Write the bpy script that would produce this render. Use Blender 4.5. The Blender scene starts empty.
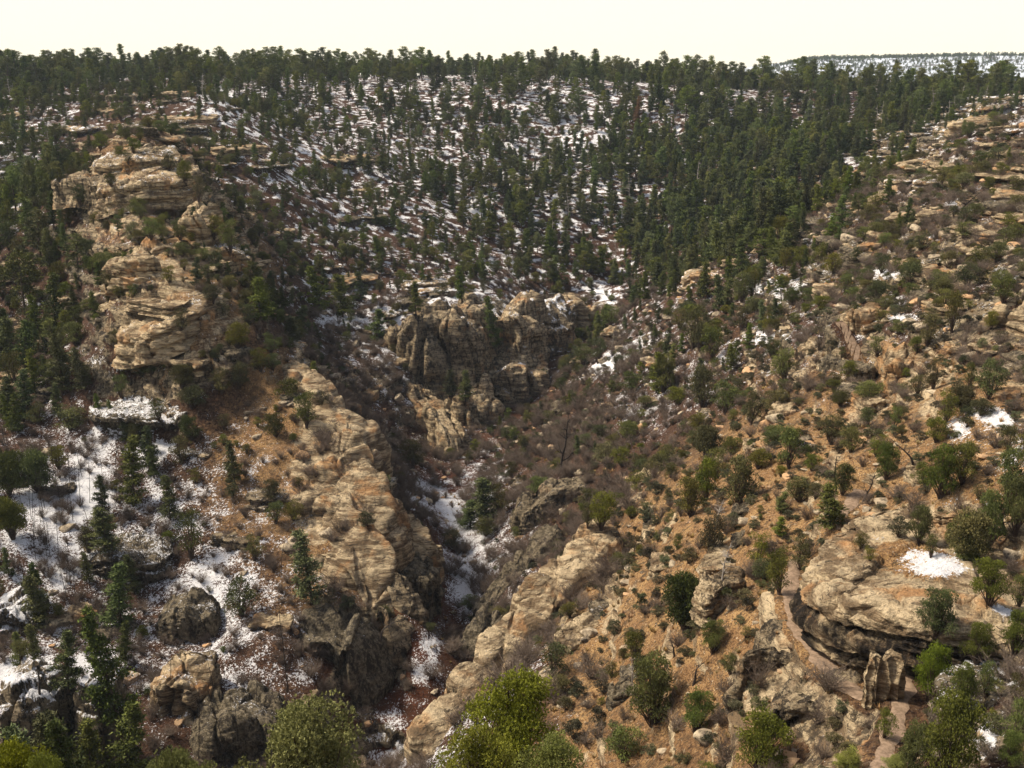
import bpy, math, random
import numpy as np
from mathutils import Vector, Matrix
random.seed(7)
SC = bpy.context.scene
COL = SC.collection
F = 1098.0                      # focal length in pixels at 1024 wide
PITCH = math.atan((384 - 78) / F)
CP, SP = math.cos(PITCH), math.sin(PITCH)

# ------------------------------------------------------------------ camera, sky, sun, exposure
cam_d = bpy.data.cameras.new('camera')
cam_d.sensor_width = 36.0
cam_d.lens = 36.0 * F / 1024
cam_d.clip_start = 0.3
cam_d.clip_end = 30000
cam = bpy.data.objects.new('camera', cam_d)
COL.objects.link(cam)
cam.rotation_euler = (math.pi / 2 - PITCH, 0, 0)
SC.camera = cam

SUN_EL, SUN_AZ = math.radians(50), math.radians(282)     # azimuth measured clockwise from north (+Y)
world = bpy.data.worlds.new('World')
SC.world = world
world.use_nodes = True
wn = world.node_tree
wn.nodes.clear()
wo = wn.nodes.new('ShaderNodeOutputWorld')
bg = wn.nodes.new('ShaderNodeBackground')
bg.inputs['Strength'].default_value = 0.12
sky = wn.nodes.new('ShaderNodeTexSky')
sky.sky_type = 'NISHITA'
sky.sun_disc = False
sky.sun_elevation = SUN_EL
sky.sun_rotation = SUN_AZ
sky.air_density = 1.0
sky.dust_density = 4.0
# a low cream-white deck over the blue sky
horizon_band = wn.nodes.new('ShaderNodeMix')
horizon_band.data_type = 'RGBA'
tco = wn.nodes.new('ShaderNodeTexCoord')
sxyz = wn.nodes.new('ShaderNodeSeparateXYZ')
wn.links.new(tco.outputs['Generated'], sxyz.inputs[0])
mr = wn.nodes.new('ShaderNodeMapRange')          # bright haze within view; sky above it dimmed to cut ambient light
mr.inputs[1].default_value = 0.07; mr.inputs[2].default_value = 0.28
mr.inputs[3].default_value = 0.97; mr.inputs[4].default_value = 0.12
wn.links.new(sxyz.outputs['Z'], mr.inputs[0])
wn.links.new(mr.outputs[0], horizon_band.inputs['Factor'])
horizon_band.inputs['B'].default_value = (10.5, 9.5, 7.0, 1)
wn.links.new(sky.outputs[0], horizon_band.inputs['A'])
wn.links.new(horizon_band.outputs['Result'], bg.inputs['Color'])
wn.links.new(bg.outputs[0], wo.inputs[0])

sun_d = bpy.data.lights.new('sun', 'SUN')
sun_d.energy = 5.0
sun_d.angle = math.radians(6)
sun_d.color = (1.0, 0.88, 0.69)
sun = bpy.data.objects.new('sun', sun_d)
COL.objects.link(sun)
sdir = Vector((math.sin(SUN_AZ) * math.cos(SUN_EL), math.cos(SUN_AZ) * math.cos(SUN_EL), math.sin(SUN_EL)))
sun.rotation_euler = sdir.to_track_quat('Z', 'Y').to_euler()
SC.view_settings.view_transform = 'Standard'
SC.view_settings.look = 'None'
SC.view_settings.exposure = 0.20
SC.view_settings.gamma = 1.0
SC.view_settings.use_curve_mapping = False
SC.render.engine = 'CYCLES'
SC.cycles.use_denoising = True
SC.cycles.denoiser = 'OPENIMAGEDENOISE'
SC.cycles.denoising_input_passes = 'RGB_ALBEDO_NORMAL'
SC.cycles.max_bounces = 4
SC.cycles.diffuse_bounces = 2
SC.cycles.glossy_bounces = 1
SC.cycles.transmission_bounces = 2
SC.cycles.volume_bounces = 0
SC.cycles.transparent_max_bounces = 4

# ------------------------------------------------------------------ noise
def _h(ix, iy, iz, s):
    h = (ix * np.uint32(374761393)) ^ (iy * np.uint32(668265263)) ^ (iz * np.uint32(2246822519)) ^ np.uint32((s * 3266489917) & 0xffffffff)
    h = (h ^ (h >> np.uint32(13))) * np.uint32(1274126177)
    h = (h ^ (h >> np.uint32(15))) * np.uint32(2654435761)
    return (h ^ (h >> np.uint32(16))).astype(np.float32) / np.float32(4294967295.0)
def _i(a):
    return np.floor(a).astype(np.int64).astype(np.uint32)
def hsh(a, b, c, s=0):
    return _h(_i(a), _i(b), _i(c), s)
def noise(x, y, z, s=0):
    x = np.asarray(x, np.float32); y = np.asarray(y, np.float32) + 0 * x; z = np.asarray(z, np.float32) + 0 * x
    fx, fy, fz = np.floor(x), np.floor(y), np.floor(z)
    ix, iy, iz = _i(fx), _i(fy), _i(fz)
    u, v, w = x - fx, y - fy, z - fz
    u = u * u * (3 - 2 * u); v = v * v * (3 - 2 * v); w = w * w * (3 - 2 * w)
    o = np.uint32(1)
    def L(a, b, t): return a + (b - a) * t
    r0 = L(L(_h(ix, iy, iz, s), _h(ix + o, iy, iz, s), u), L(_h(ix, iy + o, iz, s), _h(ix + o, iy + o, iz, s), u), v)
    r1 = L(L(_h(ix, iy, iz + o, s), _h(ix + o, iy, iz + o, s), u), L(_h(ix, iy + o, iz + o, s), _h(ix + o, iy + o, iz + o, s), u), v)
    return L(r0, r1, w) * 2 - 1
def fbm(x, y, z, octs, s=0, gain=0.5):
    r, a = 0, 1.0
    for k in range(octs):
        r = r + a * noise(x, y, z, s + k * 17)
        x, y, z, a = np.asarray(x) * 2.03 + 3.1, np.asarray(y) * 2.03 + 1.7, np.asarray(z) * 2.03 + 5.3, a * gain
    return r
def sst(e0, e1, x):
    t = np.clip((x - e0) / (e1 - e0), 0, 1)
    return t * t * (3 - 2 * t)

# ------------------------------------------------------------------ picture <-> world
def ray(u, v):
    a, b = (u - 512) / F, (384 - v) / F
    return a, CP + b * SP, -SP + b * CP
def at(u, v, Y):
    a, dy, dz = ray(u, v)
    return (a * Y / dy, Y, dz * Y / dy)
def proj(x, y, z):
    d = y * CP - z * SP
    up = y * SP + z * CP
    return 512 + F * x / d, 384 - F * up / d, d

# ------------------------------------------------------------------ lie of the land: soundings (u, v, distance)
CTRL = [
 # creek bed
 (372,768,146),(395,710,161),(425,660,178),(450,610,196),(452,560,214),(440,520,232),(425,490,256),(450,462,276),(470,430,300),(505,395,330),(545,345,385),
 # left slickrock spur: crest, then foot
 (405,655,158),(396,610,163),(385,560,178),(384,500,193),(372,450,207),(340,405,216),(300,375,220),
 (330,700,148),(345,768,138),(300,650,152),
 # left lower slope
 (250,768,134),(150,768,131),(60,768,129),(-80,768,127),(0,700,140),(90,690,144),(200,690,146),(0,620,160),(100,610,165),(220,620,164),
 (310,600,165),(0,540,176),(100,530,184),(200,520,184),(310,520,183),(-80,600,165),(-80,500,195),(20,470,200),(120,460,205),(220,450,200),(310,450,196),
 (0,400,228),(80,400,222),(150,390,218),(240,400,210),(-90,380,245),
 # promontory
 (60,340,250),(0,320,275),(120,350,222),(190,340,214),(250,350,217),(110,300,232),(160,305,222),(215,300,226),(120,240,252),(160,230,250),(200,240,250),(240,270,250),
 (70,250,275),(20,260,300),(100,190,280),(140,180,282),(190,190,290),(130,130,315),(175,130,345),(95,150,330),(60,190,330),
 # side canyon on the far left
 (20,200,400),(-60,220,380),(10,150,460),(50,120,520),(-60,140,500),(0,100,600),(60,90,640),(-100,95,600),
 # far slope
 (250,330,285),(300,330,320),(330,390,275),(370,430,262),(350,340,330),(270,280,330),(240,210,350),(300,230,400),(250,150,440),(300,180,470),(330,300,358),(400,300,362),
 (220,100,520),(300,130,560),(300,95,650),(200,84,640),(400,250,415),(400,200,470),(400,150,560),(400,110,640),(400,84,700),(430,305,360),
 (480,270,400),(480,200,490),(500,140,600),(520,100,660),(560,84,700),(560,290,425),(620,285,430),(600,240,470),(600,190,530),(620,130,620),(640,90,690),
 (700,230,470),(680,180,540),(720,130,610),(740,92,690),(760,180,500),(800,150,560),(820,110,640),(850,90,700),(860,130,560),(920,110,580),(980,100,560),(900,150,480),(950,95,680),(1060,92,600),(1120,90,640),
 (680,270,420),(760,235,425),
 # inner gorge walls at the head
 (400,325,350),(430,322,350),(470,314,354),(520,309,370),(540,312,382),(590,312,402),(430,400,330),(470,390,335),(520,350,352),(550,345,368),
 (420,440,296),(455,425,305),(490,380,335),(520,375,345),(400,460,268),(395,400,300),(410,350,325),
 # right bank behind the near spur
 (580,345,360),(620,315,352),(655,300,335),(560,400,310),(530,440,280),(600,390,285),(500,500,243),(540,480,232),(470,560,212),(490,590,190),(600,460,222),
 (480,640,172),(465,690,158),(440,740,142),
 (650,350,275),(700,340,245),(660,400,240),(630,440,222),(690,400,222),(740,370,215),
 # right slope, upper
 (690,282,312),(740,275,290),(760,262,300),(800,245,290),(820,215,300),(860,185,305),(900,165,305),(960,132,300),(1000,122,300),(1030,112,300),
 (750,310,245),(820,290,215),(870,230,235),(920,200,240),(1000,170,235),(880,280,185),(950,260,185),(1000,230,190),(1060,180,220),
 (780,340,205),(830,340,172),(860,370,155),(900,330,155),(960,320,150),(1020,300,145),(1060,260,160),
 (760,400,180),(820,390,158),(720,430,180),(690,450,178),(650,480,172),(880,415,140),(940,385,132),(1000,370,128),(1060,360,120),
 (780,450,140),(850,450,124),(920,440,114),(980,425,110),(1030,430,104),(980,470,98),(1030,480,92),(1090,470,88),
 # near spur edge and slope
 (615,545,160),(580,590,145),(545,630,135),(505,675,124),(470,710,118),(445,750,111),(425,800,104),
 (650,540,146),(700,500,140),(750,500,128),(650,600,116),(700,560,116),(740,560,108),(600,650,114),(560,700,108),(520,760,101),(640,680,101),(700,640,96),(600,750,94),
 (680,740,86),(720,690,88),(760,640,87),(770,590,94),(800,540,106),(830,500,110),(760,720,78),(800,700,76),
 (840,768,66),(900,768,62),(960,768,58),(1024,768,55),(1100,768,52),(760,790,70),(680,800,78),(600,800,87),(520,810,95),
 # the trail bench
 (795,600,90),(800,630,85.5),(830,665,79),(862,695,74),(895,720,69),(885,760,65),
 # top of the overhanging rock and what lies right of it
 (860,562,90),(900,532,97),(940,590,86),(990,575,88),(1024,520,88),(1100,520,84),
 (960,650,74),(1024,650,72),(1024,700,64),(980,710,64),(1090,680,66),
]
P0 = np.array([at(*c) for c in CTRL])
extra = []
for t in (-1.3, -0.9, -0.6, -0.3, 0.0, 0.25, 0.45, 0.7, 1.0, 1.4):       # the slope under the viewpoint
    for Y in (4, 10, 20, 35) + ((50,) if t < 0.35 else ()):
        extra.append((t * Y, Y, -1.8 - 0.76 * Y))
    for Y in ((80, 100) if t < -0.1 else ()):
        extra.append((t * Y, Y, -1.8 - 0.72 * Y))
for Y in (800, 1000, 1400, 2200, 3500):                       # the plateau behind the rim
    for t in (-1.3, -0.9, -0.6, -0.35, -0.15, 0.05, 0.25, 0.45, 0.7, 1.0, 1.3):
        extra.append((t * Y, Y, 0.6 if t < .1 else (-15 if Y < 1500 else -8)))
for Y, zz in ((130, -75), (200, -55), (300, -35), (450, -20), (600, -8)):   # walls outside the frame
    extra.append((-1.1 * Y, Y, zz)); extra.append((1.1 * Y, Y, min(-5, zz * .6)))
    extra.append((-.78 * Y, Y, zz * 1.0)); extra.append((.78 * Y, Y, min(-6, zz * .6)))
P0 = np.vstack([P0, np.array(extra)])
_ca = np.stack([P0[:, 0] / P0[:, 1], np.log(P0[:, 1])], 1)
_C = 0.03
def _phi(A, B):
    return np.sqrt((A[:, None, 0] - B[None, :, 0]) ** 2 + (A[:, None, 1] - B[None, :, 1]) ** 2 + _C * _C)
_n = len(_ca)
_M = np.zeros((_n + 3, _n + 3))
_M[:_n, :_n] = _phi(_ca, _ca) - np.eye(_n) * 0.004
_M[:_n, _n:] = np.hstack([np.ones((_n, 1)), _ca]); _M[_n:, :_n] = _M[:_n, _n:].T
_W = np.linalg.solve(_M, np.concatenate([P0[:, 2], [0, 0, 0]]))
def base_h(a, b):
    shp = a.shape; a = a.ravel().astype(np.float32); b = b.ravel().astype(np.float32)
    out = np.empty(a.size, np.float32)
    W = _W.astype(np.float32); C = _ca.astype(np.float32)
    for i in range(0, a.size, 20000):
        A, B = a[i:i + 20000], b[i:i + 20000]
        ph = np.sqrt((A[:, None] - C[None, :, 0]) ** 2 + (B[:, None] - C[None, :, 1]) ** 2 + np.float32(_C * _C))
        out[i:i + 20000] = ph @ W[:-3] + W[-3] + W[-2] * A + W[-1] * B
    return out.reshape(shp)

# ------------------------------------------------------------------ ground-cover survey (one digit per 32 px square of the view)
def gmap(s):
    rows = s.split()
    rows = [rows[0], rows[0]] + rows
    return np.array([[int(c) for c in r] for r in rows], np.float32) / 9
G_SNOW = gmap('''
44444466666666666666666633332255
66433377666666667776666655444466
65322225566666677777666544445543
75332225666666667776655443444433
64333324455566666666544433344333
33344222345555555554433343333333
23344333444545666544433444343333
33342332445676654565443454333433
34332222255665543355443344443322
34433322245554444344554443332222
45554442223444333345555333221112
46655553333333443345543211111135
56665544322233553333333111111125
67766654421233663222221111111222
66666654432223664222211111122333
66666455433323666322221111133333
56655666544433366322211111122333
66555666554433256322211111112233
66566655554433255322111111111233
66655655443333465221111111111333
55543344443234653221111111111133
44433333333356632211111111111133''')
G_ROCK = gmap('''
11111111111111111111111111111111
11233222111111111111111111113345
11356533221111111111111111235666
12467654322111111111111123455666
13577665332111111111111124566677
14567776432211111111122345666777
34457777544332111211122566666778
35557776444445675543345666666778
44456765444457776544444555667777
44445555577667776544444566777777
54434444489667775544333455677656
33333444479666654444334455665544
22222333489955442344334455555544
22222333479944323345444455566655
22233333468943323455444455568766
33333333467743323466444455579976
44444333457753224566444455589986
45554444456763235665444456689987
56555555456763235654444556689988
66556555556664246644444677778888
55555566666664236554444677777788
45555566677753234554444566666788''')
G_TAN = gmap('''
22222222222222222222222222222233
11244332222222222222222211111123
11466543222222222111111111234444
11467654332222221111111111334444
11466765432222211111111112344444
11456777543322211111112223344444
22356778644333211111112433344444
23346777444444333333334533344444
33346765444433333344334433444444
22235556775433333333334555667766
22234445788533333333333556667776
22233456778533333333346777777787
22223456678642334333467888887786
22223456667743333345788888777766
11223456667743332367888888777776
11223345567742222478888888778877
11223334566753222578888888877665
22223334556752223588888887876543
22233333445552223678888876655433
22233333444442224678777766555433
22222233334432234677776655555433
22222222333433346777666655555444''')
def gsamp(g, u, v):
    x = np.clip(u / 32 - .5, 0, 30.999); y = np.clip(v / 32 - .5, 0, 22.999)
    i = x.astype(int); j = y.astype(int); a = x - i; b = y - j
    return (g[j, i] * (1 - a) + g[j, i + 1] * a) * (1 - b) + (g[j + 1, i] * (1 - a) + g[j + 1, i + 1] * a) * b
def bumps(u, v, lst):
    """sum of soft ellipses (u, v, ru, rv, angle, amount)"""
    r = np.zeros_like(u)
    for cu, cv, ru, rv, an, am in lst:
        c, s = math.cos(math.radians(an)), math.sin(math.radians(an))
        du, dv = u - cu, v - cv
        p, q = (du * c - dv * s) / ru, (du * s + dv * c) / rv
        r += am * np.exp(-(p * p + q * q) ** 2 * 0.7)
    return r
SNOW_SPOTS = [(222,95,22,7,-10,.5),(240,103,20,6,-15,.4),(480,212,14,5,-20,.6),(130,405,28,6,5,.8),(20,680,20,14,0,1.2),(92,672,16,12,-40,.9),(15,612,18,8,10,.7),
 (158,450,22,10,30,.5),(200,590,20,30,-30,.4),(95,475,20,35,0,.35),(60,520,50,60,0,.3),(770,285,30,8,0,.8),(765,335,22,7,10,.7),(610,362,25,7,30,.8),(600,292,16,7,-25,.8),
 (640,345,20,8,30,.4),(730,355,10,15,0,.4),(905,130,22,5,0,.7),(880,155,18,6,0,.5),(990,415,24,9,-15,1.0),(958,430,12,14,10,.6),(932,563,30,11,-8,1.1),
 (430,500,36,18,-35,.55),(462,560,22,34,-20,.22),(425,660,16,34,-20,.5),(385,735,26,34,20,.5),(470,600,16,24,0,.5),(510,385,14,8,0,.6),(440,340,30,8,0,.0),(1005,610,12,4,-20,1.0),(1010,665,14,5,-15,1.0),
 (1000,680,22,5,-10,.8),(985,740,10,18,-10,.8),(1010,638,20,5,-10,.7),(940,130,12,5,0,.6),(845,218,20,5,0,.6),(800,240,16,5,0,.6),(835,160,24,6,0,.6),(990,110,20,5,0,.6),
 (400,345,10,14,-30,.4),(440,295,20,10,-15,.5),(480,298,12,8,0,.5),(350,320,20,8,0,.4),(100,370,30,12,0,.3),(30,300,15,8,20,.4),(360,610,8,12,0,.0),(640,410,12,6,0,.5),
 (880,275,20,6,0,.6),(893,300,12,6,0,.6),(900,318,18,4,0,.6),(1010,275,20,6,-20,.5),(960,205,14,6,0,.5)]
BARE_SPOTS = [(560,440,60,30,0,.0)]
CLEAR_SNOW = [(60,500,70,90,0,.12),(560,440,50,40,0,.25),(700,600,130,160,0,.5),(330,420,40,60,0,.3),(380,560,25,70,0,.4),(350,700,30,60,0,.3),(160,280,70,70,0,.1)]

# the trail, as picture positions with distances (u, v, Y)
TRAILS = [
 [(797,560,99),(789,585,94),(790,605,90),(800,630,86),(818,655,81),(835,675,77.5),(850,690,74.5),(866,700,72)],
 [(908,676,74),(902,700,70.5),(893,725,67),(886,750,63.5),(880,775,60)],
 [(842,322,168),(852,345,164),(862,370,159),(876,392,152),(888,412,146)],
 [(860,490,112),(850,505,108),(840,515,106)],
]
TRAILW = [1.5, 1.3, 1.7, 1.4]
def dens(pts, step):
    o = []
    for p, q in zip(pts[:-1], pts[1:]):
        n = max(1, int(math.dist(p, q) / step))
        o += [tuple(p[k] + (q[k] - p[k]) * t / n for k in range(3)) for t in range(n)]
    return o + [tuple(pts[-1])]
def smooth(pts, it=2):
    for _ in range(it):
        o = [pts[0]]
        for p, q in zip(pts[:-1], pts[1:]):
            o += [tuple(.75 * a + .25 * b for a, b in zip(p, q)), tuple(.25 * a + .75 * b for a, b in zip(p, q))]
        pts = o + [pts[-1]]
    return pts
TR = [smooth([at(*p) for p in t]) for t in TRAILS]

# ------------------------------------------------------------------ terrain sheet
def tan_cols():
    inner = np.linspace(-.565, .565, NC)
    o = np.concatenate([np.linspace(.57, .8, 60), np.linspace(.82, 1.35, 30)])
    return np.concatenate([-o[::-1], inner, o])
NC, NR = 1040, 1150
def height(a, lb, Z):
    """adds landform noise and rock terraces to the interpolated soundings"""
    Y = np.exp(lb); X = a * Y
    u, v, d = proj(X, Y, Z)
    rock = gsamp(G_ROCK, u, v)
    rock = np.where(Y > 700, .05, rock)
    near = sst(15, 60, Y)
    Z = Z + near * fbm(X / 22, Y / 22, 0, 2, 5) * (0.5 + Y * 0.004) * np.where(Y > 620, .25, 1) 
    Z = Z + near * fbm(X / 5, Y / 5, 0, 2, 9) * 0.3
    # terraces: two scales of bedding
    wob = fbm(X / 40, Y / 40, 0, 2, 11) * 3.0
    k = sst(.1, .65, rock) * near
    for T, A, st in ((6.5, .95, .22), (2.2, .8, .28)):
        q = (Z + wob) / T
        f = q - np.floor(q)
        g = np.where(f < 1 - st, f * .45 / (1 - st), .45 + (f - 1 + st) / st * .55)
        loc = np.clip(.55 + .9 * noise(X / (T * 3), Y / (T * 3), np.floor(q) * 3.7, 21), 0, 1)
        Z = Z + (np.floor(q) + g - q) * T * A * k * loc
    return Z
tc = tan_cols()
cr = np.log(np.concatenate([np.geomspace(5, 45, 60)[:-1], np.geomspace(45, 760, 1900), np.geomspace(760, 4600, 60)[1:]]))
# coarse evaluation of the soundings then bilinear refinement
cc = np.linspace(-1.35, 1.35, 460); ccr = np.linspace(cr[0], cr[-1], 620)
CA, CB = np.meshgrid(cc, ccr)
HB = base_h(CA, CB)
def bil(a, b):
    x = np.clip((a - cc[0]) / (cc[1] - cc[0]), 0, len(cc) - 1.001); y = np.clip((b - ccr[0]) / (ccr[1] - ccr[0]), 0, len(ccr) - 1.001)
    i = x.astype(int); j = y.astype(int); p = (x - i).astype(np.float32); q = (y - j).astype(np.float32)
    return (HB[j, i] * (1 - p) + HB[j, i + 1] * p) * (1 - q) + (HB[j + 1, i] * (1 - p) + HB[j + 1, i + 1] * p) * q
A, B = np.meshgrid(tc, cr)
H = height(A, B, bil(A, B))
# flatten a bench under each trail
def trail_flat(X, Y, Z):
    near_d = np.full(X.shape, 1e9, np.float32)
    for pts, w in zip(TR, TRAILW):
        P = np.array(dens(pts, .5))
        m = (X > P[:, 0].min() - 5) & (X < P[:, 0].max() + 5) & (Y > P[:, 1].min() - 5) & (Y < P[:, 1].max() + 5)
        xs, ys, zs = X[m], Y[m], Z[m]
        if not xs.size: continue
        bd = np.full(xs.shape, 1e9); bz = np.zeros(xs.shape)
        for p in P:
            dd = (xs - p[0]) ** 2 + (ys - p[1]) ** 2
            s = dd < bd; bd[s] = dd[s]; bz[s] = p[2]
        bd = np.sqrt(bd); k = 1 - sst(w * .62, w * .62 + 1.6, bd)
        Z[m] = zs * (1 - k) + (bz - .05) * k
        near_d[m] = np.minimum(near_d[m], bd - w * .5)
    return Z, near_d
YY = np.exp(B); H, _ = trail_flat(A * YY, YY, H)
dY = np.diff(YY, axis=0); dZ = np.diff(H, axis=0)
seg = np.sqrt(dY ** 2 * (.15 + (-H[:-1] / YY[:-1]).clip(0, 1) ** 2) + dZ ** 2) / YY[:-1]
seg = np.where(YY[:-1] > 760, seg * .2, seg) + 1e-6
# smooth the weights sideways so neighbouring columns stay in step
kk = 9
cs = np.cumsum(np.pad(seg, ((0, 0), (kk + 1, kk)), mode='edge'), axis=1)
seg = (cs[:, 2 * kk + 1:] - cs[:, :-(2 * kk + 1)]) / (2 * kk + 1)
cum = np.vstack([np.zeros((1, len(tc))), np.cumsum(seg, 0)]); cum /= cum[-1]
tgt = np.linspace(0, 1, NR)
LB = np.empty((NR, len(tc)), np.float32)
for j in range(len(tc)):
    LB[:, j] = np.interp(tgt, cum[:, j], cr)
AA = np.broadcast_to(tc.astype(np.float32), LB.shape)
H = height(AA, LB, bil(AA, LB))
Y = np.exp(LB); X = AA * Y
H, TD = trail_flat(X, Y, H)
del A, B, YY, dY, dZ, seg, cs, cum
def grid_normals(X, Y, Z):
    du = np.stack([np.gradient(X, axis=1), np.gradient(Y, axis=1), np.gradient(Z, axis=1)], -1)
    dv = np.stack([np.gradient(X, axis=0), np.gradient(Y, axis=0), np.gradient(Z, axis=0)], -1)
    n = np.cross(du, dv); n /= np.linalg.norm(n, axis=-1, keepdims=True) + 1e-9
    return n
N = grid_normals(X, Y, H)
U, V, D = proj(X, Y, H)
R_ = gsamp(G_ROCK, U, V)
steep = sst(.25, .7, 1 - N[..., 2])
far = (Y > 700)
ROCKM = np.clip(sst(.25, .9, R_) * .75 + steep * .9 * sst(.1, .4, R_) - .15 + .35 * fbm(X / 4, Y / 4, H / 2, 3, 31), 0, 1)
ROCKM = np.where(far, 0, ROCKM) * sst(0, 1.0, TD)
# blocky bedding displaced outwards, several scales
def blocks(X, Y, Z, amp_by):
    d = 0
    wx = noise(X / 6, Y / 6, Z / 6, 41) * 1.5; wy = noise(X / 6, Y / 6, Z / 6, 42) * 1.5; wz = noise(X / 15, Y / 15, Z / 9, 43) * 1.2
    for T, L, A, s in ((2.6, 5.5, 1.6, 1), (1.0, 2.2, .8, 2), (.42, 1.1, .3, 3)):
        q = (Z + wz) / T; k = np.floor(q)
        off = hsh(k, k * 0, k * 0, s) * 7
        h1 = hsh((X + wx) / L + off, (Y + wy) / L + off * 1.7, k, s + 50)
        f = q - k
        edge = np.minimum(1, np.minimum(f, 1 - f) * 6)
        d = d + A * ((h1 - .45) * edge - .25 * (1 - edge))
    return d
amp = ROCKM * np.clip(Y / 110, .5, 2.2) * sst(.05, .45, 1 - N[..., 2])
disp = blocks(X, Y, H, 0) * amp + fbm(X / 1.2, Y / 1.2, H / 1.2, 3, 61) * .17 * np.clip(Y / 120, .5, 2) * sst(0, .6, TD)
Nh = N.copy(); Nh[..., 2] *= .35
X = X + Nh[..., 0] * disp; Y = Y + Nh[..., 1] * disp; H = H + Nh[..., 2] * disp
N = grid_normals(X, Y, H)
U, V, D = proj(X, Y, H)

def cover(U, V, X, Y, Z):
    """survey values at picture positions, roughened in world space"""
    sn = gsamp(G_SNOW, U, V) + bumps(U, V, SNOW_SPOTS) - bumps(U, V, CLEAR_SNOW)
    tn = gsamp(G_TAN, U, V)
    sn = sn - .10 * sst(300, 400, Y); sn = np.where(Y > 700, .6, sn); tn = np.where(Y > 700, .2, tn)
    return sn, tn
SN, TN = cover(U, V, X, Y, H)
SN = SN * sst(-.1, .5, TD)
# wash bed: red litter
creek = np.array(dens([at(*c) for c in CTRL[:11]], 1.5))
LIT = np.zeros_like(X)
m = (V > 330) & (np.abs(X) < 80) & (Y > 130) & (Y < 400)
xs, ys = X[m], Y[m]; bd = np.full(xs.shape, 1e9)
for p in creek: bd = np.minimum(bd, (xs - p[0]) ** 2 + (ys - p[1]) ** 2)
LIT[m] = 1 - sst(4, 13, np.sqrt(bd) + noise(xs / 3, ys / 3, 0, 71) * 2)

def grid_mesh(name, X, Y, Z, attrs, mat, flip=False):
    nr, nc = X.shape
    me = bpy.data.meshes.new(name)
    nv = nr * nc
    me.vertices.add(nv)
    me.vertices.foreach_set('co', np.stack([X, Y, Z], -1).astype(np.float32).ravel())
    i = np.arange(nv, dtype=np.int32).reshape(nr, nc)
    q = np.stack([i[:-1, :-1], i[:-1, 1:], i[1:, 1:], i[1:, :-1]], -1).reshape(-1, 4)
    if flip: q = q[:, ::-1]
    me.loops.add(q.size); me.loops.foreach_set('vertex_index', q.ravel())
    me.polygons.add(len(q)); me.polygons.foreach_set('loop_start', np.arange(0, q.size, 4, dtype=np.int32))
    me.update(calc_edges=True)
    for an, arr in attrs.items():
        at_ = me.attributes.new(an, 'FLOAT_COLOR', 'POINT')
        at_.data.foreach_set('color', arr.astype(np.float32).ravel())
        if an == 'mask':
            w_ = me.attributes.new('litter_dark', 'FLOAT', 'POINT'); w_.data.foreach_set('value', np.ascontiguousarray(arr[..., 3], np.float32).ravel())
    me.materials.append(mat)
    o = bpy.data.objects.new(name, me); COL.objects.link(o)
    return o

# ------------------------------------------------------------------ materials
class NT:
    def __init__(s, name):
        s.m = bpy.data.materials.new(name); s.m.use_nodes = True
        s.t = s.m.node_tree; s.t.nodes.clear()
        s.out = s.n('ShaderNodeOutputMaterial'); s.b = s.n('ShaderNodeBsdfPrincipled')
        s.b.inputs['Roughness'].default_value = .9
        s.b.inputs['Specular IOR Level'].default_value = .15
        s.l(s.b.outputs[0], s.out.inputs[0])
    def n(s, k, **kw):
        x = s.t.nodes.new(k)
        for a, b in kw.items(): setattr(x, a, b)
        return x
    def l(s, a, b): s.t.links.new(a, b)
    def setin(s, node, key, val):
        if val is None: return
        if hasattr(val, 'type') and hasattr(val, 'links'): s.l(val, node.inputs[key])
        else:
            node.inputs[key].default_value = (*val, 1) if isinstance(val, tuple) and len(val) == 3 and node.inputs[key].type == 'RGBA' else val
    def noise(s, scale, det=4, vec=None, rough=.6, dist=0):
        x = s.n('ShaderNodeTexNoise'); x.inputs['Scale'].default_value = scale; x.inputs['Detail'].default_value = det
        x.inputs['Roughness'].default_value = rough; x.inputs['Distortion'].default_value = dist
        if vec: s.l(vec, x.inputs['Vector'])
        return x.outputs['Fac']
    def math(s, op, a, b=None, c=None, clamp=False):
        x = s.n('ShaderNodeMath', operation=op, use_clamp=clamp)
        s.setin(x, 0, a); s.setin(x, 1, b); s.setin(x, 2, c)
        return x.outputs[0]
    def ramp(s, f, lo, hi):
        x = s.n('ShaderNodeMapRange', interpolation_type='SMOOTHSTEP')
        s.l(f, x.inputs[0]); x.inputs[1].default_value = lo; x.inputs[2].default_value = hi
        return x.outputs[0]
    def mix(s, f, a, b, blend='MIX'):
        x = s.n('ShaderNodeMix', data_type='RGBA', blend_type=blend)
        s.setin(x, 'Factor', f); s.setin(x, 'A', a); s.setin(x, 'B', b)
        return x.outputs['Result']
    def scalev(s, vec, v):
        x = s.n('ShaderNodeVectorMath', operation='MULTIPLY'); s.l(vec, x.inputs[0]); x.inputs[1].default_value = v
        return x.outputs[0]
    def bump(s, h, strength, dist):
        x = s.n('ShaderNodeBump'); x.inputs['Strength'].default_value = strength; x.inputs['Distance'].default_value = dist
        s.l(h, x.inputs['Height']); s.l(x.outputs[0], s.b.inputs['Normal'])
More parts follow.
